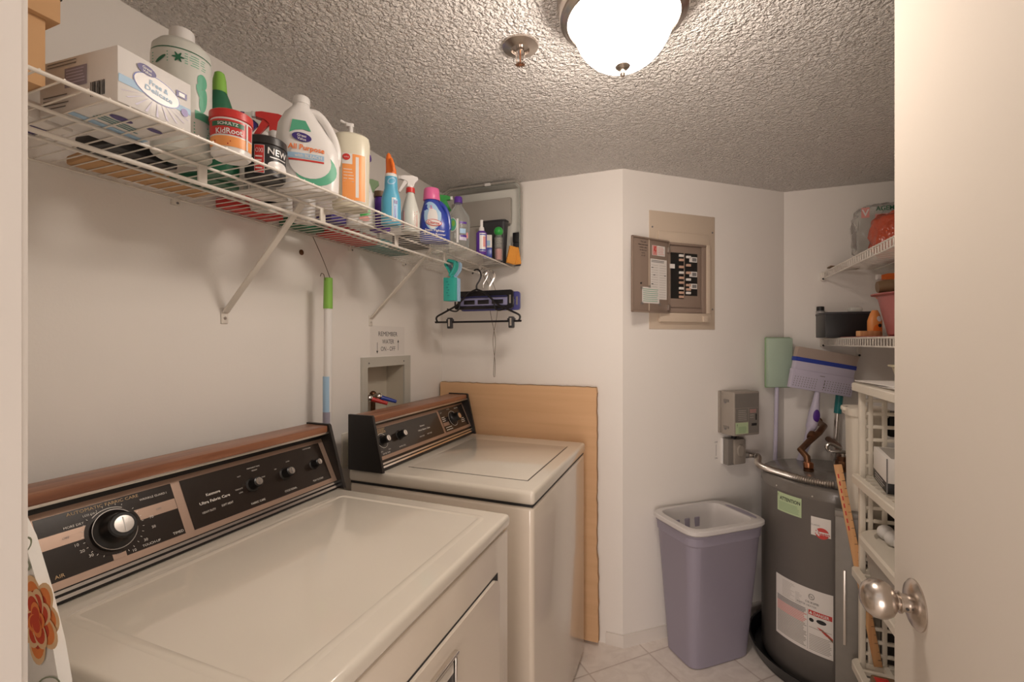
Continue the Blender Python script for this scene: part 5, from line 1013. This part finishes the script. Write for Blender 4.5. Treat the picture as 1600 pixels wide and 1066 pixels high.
for yy in (RY1 - 0.016, RY0 + 0.016):
    for xx in (RX0 + 0.030, RX1 - 0.020):
        g = G(); g.box((xx - 0.008, yy - 0.010, 0), (xx + 0.008, yy + 0.010, 1.193), 'resin_white', 0.003); g.build('post', t, world=True)
    g = G()
    for z0, z1 in ((0.918, 1.190), (0.615, 0.890), (0.312, 0.590)):
        for k in range(8): x = RX0 + 0.052 + k * 0.0375; g.box((x - 0.0065, yy - 0.005, z0), (x + 0.0065, yy + 0.005, z1), 'resin_white', 0.002)
        for k in range(6): z = z0 + 0.03 + k * 0.042; g.box((RX0 + 0.038, yy - 0.0045, z - 0.0055), (RX1 - 0.028, yy + 0.0045, z + 0.0055), 'resin_white', 0.002)
    g.build('lattice_panel', t, world=True)
# things on the rack
z = TZ[0] + 0.0005
g = G(); 
for k, (rz, dx) in enumerate(((4, 0), (-5, 0.01), (8, -0.004))): g.box((-0.10, -0.13, k * 0.003), (0.10, 0.14, k * 0.003 + 0.0024), 'paper', M=Matrix.Translation((1.80 + dx, 1.64, z)) @ Matrix.Rotation(R(rz), 4, 'Z'))
tag(g.build('loose_papers'), 'loose sheets of paper spread on the rack top tier', 'papers')
t = thing('beige_container', 'small beige plastic container on the rack top tier', 'container', (1.852, 1.800 - 0.03, z + 0.010))
g = G(); g.loft([(0, 0.055, 0.045, 5), (0.040, 0.066, 0.055, 5), (0.043, 0.075, 0.062, 5), (0.048, 0.075, 0.062, 5)], 'p_beige', 32); g.build('container_body', t)
g = G(); g.sph((0.02, 0, 0.055), 0.055, 'p_navy', (1, 0.7, 0.35), 20); tag(g.build('dark_cloth'), 'dark navy cloth bundled on the beige container', 'cloth').location = (1.852, 1.77, z + 0.022)
t = thing('white_black_box', 'pale cardboard box with black lower band on the second rack tier', 'box', (1.701, 1.580, TZ[1] + 0.001), R(-8))
g = G(); g.box((0.0, 0.0, 0), (0.16, 0.185, 0.030), 'p_black', 0.001); g.box((0.0, 0.0, 0.030), (0.16, 0.185, 0.098), 'paper', 0.001)
f7 = frame((0, 0.185, 0), (0, -1, 0), (0, 0, 1)); g.lines(f7, 0.03, 0.16, 0.027, 0.004, 3, 'p_white', 0.0008, 0.3); g.box((0.012, 0.012, 0.098), (0.148, 0.173, 0.0985), 'p_grey'); g.tube([(0.05, 0.02, 0.1), (0.06, 0.06, 0.104), (0.10, 0.08, 0.101)], 0.004, 'p_grey', 8); g.box((-0.0008, -0.0008, 0.0), (0.002, 0.002, 0.099), 'grey_ink'); g.build('carton', t)
# drawer bin
t = thing('lidded_rack_bin', 'wide off white bin with thick rounded rim on the third rack tier', 'bin', (1.86, 1.45, TZ[2]))
g = G(); zz = TZ[2] + 0.0005
def rr_ring(x0, y0, x1, y1, r, z): return [(x, y, z) for x, y in rrect(x0, y0, x1, y1, r, 8)]
V = rr_ring(RX0 + .030, RY0 + .06, RX1 - .03, RY1 - .050, .05, zz) + rr_ring(RX0 + .010, RY0 + .04, RX1 - .01, RY1 - .045, .07, zz + .105); n = len(V) // 2
g.add(V, [tuple(range(n))[::-1]] + [(k, (k + 1) % n, n + (k + 1) % n, n + k) for k in range(n)], 'resin_grey')
g.build('bin_body', t, world=True); g = G()
V = rr_ring(RX0 + .006, RY0 + .036, RX1 - .004, RY1 - .030, .085, zz + .100) + rr_ring(RX0 - .002, RY0 + .028, RX1 + .002, RY1 - .022, .09, zz + .108) + rr_ring(RX0 - .002, RY0 + .028, RX1 + .002, RY1 - .022, .09, zz + .128) + rr_ring(RX0 + .004, RY0 + .034, RX1 - .004, RY1 - .028, .085, zz + .134) + rr_ring(RX0 + .036, RY0 + .07, RX1 - .04, RY1 - .048, .06, zz + .134) + rr_ring(RX0 + .042, RY0 + .076, RX1 - .046, RY1 - .054, .055, zz + .122)
g.add(V, [(j * n + k, j * n + (k + 1) % n, (j + 1) * n + (k + 1) % n, (j + 1) * n + k) for j in range(5) for k in range(n)] + [tuple(5 * n + k for k in range(n)), tuple(range(n))[::-1]], 'resin_white'); g.build('lid', t, world=True)
for (x, y), lb in (((1.745, 1.722), 'white ball on the rack bin, farthest of the row of three'), ((1.748, 1.676), 'white ball on the rack bin, middle of the row of three'), ((1.756, 1.630), 'white ball on the rack bin, nearest of the row of three')):
    g = G(); g.sph((0, 0, 0.0225), 0.0225, 'p_white', seg=24); o = g.build('white_ball'); o.location = (x, y, zz + 0.1225); tag(o, lb, 'ball', 'white balls on the rack bin')
t = thing('white_bowl', 'round white plastic tub on the lowest rack tier', 'tub', (1.835, 1.600, TZ[3] + 0.0005)); g = G(); g.loft([(0, 0.06), (0.01, 0.075), (0.055, 0.085), (0.07, 0.078), (0.075, 0.05), (0.076, 0.01)], 'p_white', 32); g.build('tub_body', t)
g = G(); g.box((-0.03, -0.03, 0), (0.035, 0.03, 0.028), 'p_brown', 0.008); g.box((-0.025, -0.012, 0.028), (0.010, 0.012, 0.031), 'p_red', 0.001); o = g.build('brown_wallet'); o.location = (1.722, 1.655, TZ[3] + 0.0005); tag(o, 'small brown and red pouch in front of the white tub on the lowest tier', 'pouch')
g = G(); g.tube([(1.760, 1.79 - .004, 0.46), (1.80, 1.79 - .004, 0.42), (1.84, 1.78, 0.36)], 0.02, 'p_red', 8)
g.bm.free()
# yardstick
P, Q = Vector((1.7415, 1.772, 0.3135)), Vector((1.6440, 1.814, 0.937)); dv = Q - P
Mk = basis(P, (1, 0.3, 0), dv); Mk.translation = P
uz = dv.normalized(); ux = Vector((1, 0, 0)); ux = (ux - uz * ux.dot(uz)).normalized(); uy = uz.cross(ux)
Mk = Matrix(((ux.x, uy.x, uz.x, P.x), (ux.y, uy.y, uz.y, P.y), (ux.z, uy.z, uz.z, P.z), (0, 0, 0, 1)))
g = G(Mk); g.box((-0.0115, -0.0025, 0), (0.0115, 0.0025, dv.length), 'pine', 0.0008); fy = lambda u, v, w=0: Vector((u, -0.0025 - w, v))
for k in range(24): g.patch(fy, 0.006 if k % 2 else 0.002, 0.02 + k * 0.0254, 0.0110, 0.0213 + k * 0.0254, 'ink', 0.0004)
for k in range(8): g.patch(fy, -0.007, 0.42 + k * 0.024, -0.003, 0.434 + k * 0.024, 'red_ink', 0.0004)
tag(g.build('yardstick'), 'orange wooden yardstick leaning through the plastic rack', 'yardstick')
# aluminium frame panel beside heater
t = thing('metal_frame_panel', 'dull grey aluminium panel standing between water heater and rack', 'metal panel', (1.69, 1.86, 0))
g = G(); Ma = Matrix.Translation((1.643, 1.838, 0)) @ Matrix.Rotation(R(-14), 4, 'Z'); g.M = Ma
g.box((0, 0, 0.001), (0.100, 0.030, 0.772), 'alu', 0.002)
g.box((-0.001, -0.001, 0.755), (0.101, 0.031, 0.775), 'alu', 0.002)
for z_ in (0.06, 0.12, 0.62, 0.70): g.cyl((0.085, 0.0, z_), (0.085, -0.003, z_), 0.004, 'brushed', seg=8)
for x_ in (0.082, 0.092): g.cyl((x_, 0.0, 0.50), (x_, -0.004, 0.50), 0.005, 'brushed', seg=10)
g.build('panel_body', t, world=True)
g = G(Ma); g.box((0.022, -0.006, 0.33), (0.030, 0.0, 0.58), 'brushed', 0.001); g.build('slide_bar', t, world=True)
# white bin and stacked boxes behind the rack
t = thing('tall_white_bin', 'tall narrow white plastic bin standing behind the rack post', 'bin', (1.765, 1.925, 0))
g = G(); g.loft([(0.001, 0.030, 0.040, 5, 1.745, 1.905), (0.80, 0.044, 0.050, 5, 1.745, 1.905), (1.095, 0.048, 0.052, 5, 1.745, 1.905)], 'resin_white', 32)
g.M = Matrix.Identity(4); g.build('bin_body', t, world=True)
g = G(); g.loft([(1.095, 0.056, 0.058, 5, 1.745, 1.905), (1.120, 0.060, 0.060, 5, 1.745, 1.905), (1.122, 0.055, 0.056, 5, 1.745, 1.905)], 'resin_white', 32); g.box((1.678, 1.890, 1.108), (1.700, 1.920, 1.122), 'resin_white', 0.004); g.build('rim', t, world=True)
g = G(); g.box((1.865, 1.860, 0.001), (2.15, 1.945, 0.62), 'p_black', 0.004); tag(g.build('black_crate'), 'black crate at floor level behind the rack lattice', 'crate')
g = G(); g.box((1.868, 1.862, 0.6205), (2.14, 1.942, 1.030), 'p_beige', 0.004); tag(g.build('beige_carton'), 'beige carton stacked on the black crate behind the rack', 'box')
g = G(); g.box((1.800, 1.862, 1.0305), (2.10, 1.940, 1.110), 'p_black', 0.006); tag(g.build('black_case'), 'black case topmost of the stack behind the rack lattice', 'case')

# ------------------------------------------------------------ right wall shelves' contents
z2 = 1.362 + 0.0036; z1 = 1.690 + 0.0036
t = thing('black_storage_box', 'long black open box at the far end of the eye height shelf', 'box', (1.93, 2.50, z2))
g = G(); g.box((-0.180, -0.080, 0), (0.002, 0.080, 0.112), 'p_black', 0.002); g.build('box_body', t)
g = G(); g.box((-0.182, -0.082, 0.104), (0.004, 0.082, 0.114), 'p_charcoal', 0.002); g.build('rim', t)
t = thing('small_bottle', 'small bottle with black cap and striped label standing in the black box end', 'bottle', (1.775, 2.610, z2))
g = G(); g.loft([(0, 0.016), (0.115, 0.018), (0.130, 0.018)], 'p_white', 20); g.loft([(0.118, 0.0184), (0.121, 0.0184)], 'ink', 20); g.loft([(0.125, 0.0184), (0.128, 0.0184)], 'ink', 20); g.build('bottle_body', t)
g = G(); g.loft([(0.130, 0.0165), (0.150, 0.0165), (0.152, 0.014)], 'p_black', 20); g.build('cap', t)
g = G(); g.box((-0.02, -0.02, 0), (0.03, 0.03, 0.025), 'p_milky', 0.01); o = g.build('white_lump'); o.location = (1.88, 2.50, z2 + 0.1145); o.name = 'folded_tissue'; tag(o, 'small white folded tissue lying on the black box', 'tissue')
t = thing('rose_basin', 'dusty rose plastic basin on the eye height shelf', 'basin', (2.005, 2.190, z2))
g = G(); g.loft([(0, 0.085), (0.01, 0.098), (0.150, 0.128), (0.162, 0.130)], 'p_rose', 48); g.build('basin_body', t)
g = G(); g.loft([(0.160, 0.131), (0.165, 0.150), (0.169, 0.151), (0.172, 0.128), (0.16, 0.120)], 'p_rose', 48, cap=False); g.build('rim', t)
t = thing('brown_log_roll', 'mottled brown roll with orange end lying across the rose basin', 'roll', (1.985, 2.19, z2 + 0.172))
g = G(); g.tube([(-0.115, 0, 0.024), (-0.09, 0, 0.026), (0.12, 0, 0.026)], [0.022, 0.027, 0.025], 'p_brown', 16); g.build('roll_body', t)
g = G(); g.tube([(-0.03, -0.028, 0.035), (0.05, -0.028, 0.035)], [0.014, 0.016], 'p_orange_l', 12); g.build('orange_tag', t)
t = thing('orange_spray_head', 'orange trigger sprayer standing above the rose basin', 'spray bottle', (2.015, 2.43, z2))
g = G(); g.loft([(0, 0.030), (0.13, 0.032), (0.185, 0.014), (0.195, 0.012)], 'p_orange_l', 20); g.build('bottle_body', t); trigger(t, 0.188, 'p_orange', sc=1.45, rz=R(10), neck='p_orange')
t = thing('orange_soap_bottle', 'orange bottle with white logo squeezed beside the rose basin', 'bottle', (1.885, 2.285, z2))
b = [(0, 0.024, 0.018), (0.006, 0.028, 0.020), (0.070, 0.028, 0.020), (0.100, 0.018, 0.014), (0.115, 0.010, 0.010)]; B_ = Body(b)
t.location = (1.915, 2.362, z2); g = G(); g.loft(b, 'p_orange_l', 24); g.disk(B_, 0.0, 0.030, 0.019, 0.026, 'p_orange', 0.0012, 18); g.disk(B_, 0.004, 0.078, 0.010, 0.012, 'p_white', 0.0022, 16); g.disk(B_, 0.006, 0.050, 0.008, 0.008, 'ink', 0.002, 14); g.build('bottle_body', t); t.rotation_euler.z = R(20)
for (x0, y0, rz, lb) in ((1.850, 2.225, -62, 'tan wooden block nearest the shelf edge beside the rose basin'), (1.880, 2.265, -40, 'tan wooden block behind the first, by the orange bottle')):
    g = G(Matrix.Rotation(R(rz), 4, 'Z')); g.box((-0.010, -0.045, 0), (0.012, 0.045, 0.022), 'pine', 0.003); o = g.build('wood_block'); o.location = (x0, y0, z2 + 0.003 if lb.startswith('tan wooden block nearest') else z2 + 0.003); tag(o, lb, 'wood block')
g = G(); g.box((-0.05, -0.17, 0), (0.06, 0.17, 0.0025), 'p_rose', 0.0005); o = g.build('flat_card'); o.location = (1.858, 2.26, z2); tag(o, 'thin dusty red card lying on the front of the eye height shelf', 'card')
# bags on the upper shelf: crumpled shells
def bag(name, label, c, sz, m, seed, decals=None):
    random.seed(seed); bm = bmesh.new(); bmesh.ops.create_icosphere(bm, subdivisions=4, radius=1)
    from mathutils import noise
    for v in bm.verts:
        p = v.co.copy(); q = Vector((math.copysign(abs(p.x) ** 0.6, p.x), math.copysign(abs(p.y) ** 0.6, p.y), math.copysign(abs(p.z) ** 0.55, p.z)))
        k = 1 + 0.16 * noise.noise(q * 2.2 + Vector((seed, 0, 0))) + 0.06 * noise.noise(q * 6 + Vector((0, seed, 0)))
        q = q * k; v.co = Vector((q.x * sz[0], q.y * sz[1], max(q.z, -1) * sz[2]))
    me = bpy.data.meshes.new(name); 
    for f in bm.faces: f.smooth = True
    bm.to_mesh(me); bm.free(); me.materials.append(MATS[m]); o = bpy.data.objects.new(name, me); COL.objects.link(o); o.location = (c[0], c[1], c[2] + sz[2]); return tag(o, label, 'bag')
cb = bag('clear_bag', 'clear plastic bag with red print at the far end of the top right shelf', (1.990, 2.52, z1), (0.105, 0.070, 0.135), 'clear_bag', 3)
fp = frame((0, 0, 0), (0.93, 0.36, 0), (0, 0, 1)); 
g = G(); f9 = lambda u, v, w=0: Vector((-0.10 + u, -0.082 - 0.2 * abs(u - .08) * 0, v + 0.0)) 
g.patch(f9, 0.0, 0.065, 0.030, 0.110, 'pink_ink', 0); g.text(lambda u, v, w=0: Vector((-0.10 + u, -0.0826, v)), 'V', 0.015, 0.088, 0.030, 'p_white', bold=True)
g.text(f9, 'AGEMA', 0.095, 0.102, 0.020, 'p_dgreen', 0, 0.085, bold=True); g.patch(f9, 0.050, 0.068, 0.150, 0.078, 'pink_ink', 0); g.patch(f9, 0.050, 0.010, 0.068, 0.068, 'pink_ink', 0); g.build('bag_print', cb)
bag('red_bag', 'glossy orange red bag slumped on the top right shelf', (2.035, 2.355, z1), (0.130, 0.080, 0.100), 'red_bag', 8)
bag('green_bag', 'pale green translucent bag behind the red bag on the top right shelf', (2.145, 2.595, z1), (0.055, 0.055, 0.160), 'p_mint', 5)
g = G(); g.box((-0.06, -0.03, 0), (0.06, 0.03, 0.006), 'p_brown', 0.002, Matrix.Rotation(R(6), 4, 'Y')); o = g.build('brown_strip'); o.name = 'dark_card'; o.location = (1.866, 2.600, z1 + 0.004); tag(o, 'thin dark card at the clip end of the top right shelf', 'card')

# ------------------------------------------------------------ ironing board nose with floral cover
t = thing('ironing_board', 'ironing board stood on end in white floral cover at lower left', 'ironing board', (0.40, 0.25, 0))
prof = [(0.0, 1.190), (0.045, 1.186), (0.085, 1.166), (0.119, 1.133), (0.150, 1.081), (0.172, 1.035), (0.184, 0.998), (0.192, 0.94), (0.195, 0.80), (0.195, 0.06)]
P = [(0.417 + x, z + 0.01) for x, z in prof] + [(0.417 - x, z + 0.01) for x, z in prof[::-1]]
Pm = P
g = G(); Mx = Matrix.Translation((0, 0.262, 0)) @ Matrix.Rotation(PI / 2, 4, 'X')
g.prism(P, -0.005, 0.005, 'floral_cotton', Mx)
fi = frame((0, 0.2568, 0), (1, 0, 0), (0, 0, 1))
rs = random.Random(4)
for (cx, cz, s_) in ((0.564, 1.066, 0.95), (0.42, 0.86, 1.2), (0.50, 0.66, 1.1), (0.31, 1.05, 1.0), (0.36, 0.5, 1.2)):
    w_ = 0.0004
    for (n_, rad, pu, pv, ms) in ((7, 0.024, 0.016, 0.021, ('petal_cream', 'petal_orange', 'petal_red')), (6, 0.015, 0.012, 0.016, ('petal_cream', 'petal_red', 'petal_orange')), (4, 0.007, 0.009, 0.011, ('petal_orange', 'petal_red', 'petal_red'))):
        for k in range(n_):
            a = 2 * PI * k / n_ + rs.random() * 0.6; x_, z_ = cx + s_ * rad * math.cos(a) * 0.85, cz + s_ * rad * math.sin(a) * 1.15; ro = math.degrees(a) - 90
            for q, (kk, m_) in enumerate(zip((1.0, 0.84, 0.5), ms)):
                g.disk(fi, x_ - math.cos(a) * 0.003 * q, z_ - math.sin(a) * 0.003 * q, pu * kk * s_, pv * kk * s_, m_, w_, 18, rot=ro); w_ += 0.00004
for (cx, cz, rot) in ((0.535, 1.135, 30), (0.530, 1.120, -10), (0.585, 1.005, 20), (0.46, 0.95, -30), (0.42, 1.12, 60)): g.disk(fi, cx, cz, 0.022, 0.008, 'leaf_grey', 0.0008, 18, 1, 0.82, rot=rot)
g.build('padded_cover', t, world=True)
g = G(); g.tube([(0.30, 0.278, 1.0), (0.30, 0.305, 0.55), (0.30, 0.290, 0.02)], 0.010, 'wire_white', 10); g.tube([(0.48, 0.278, 1.0), (0.48, 0.305, 0.55), (0.48, 0.290, 0.02)], 0.010, 'wire_white', 10); g.build('folded_legs', t, world=True)
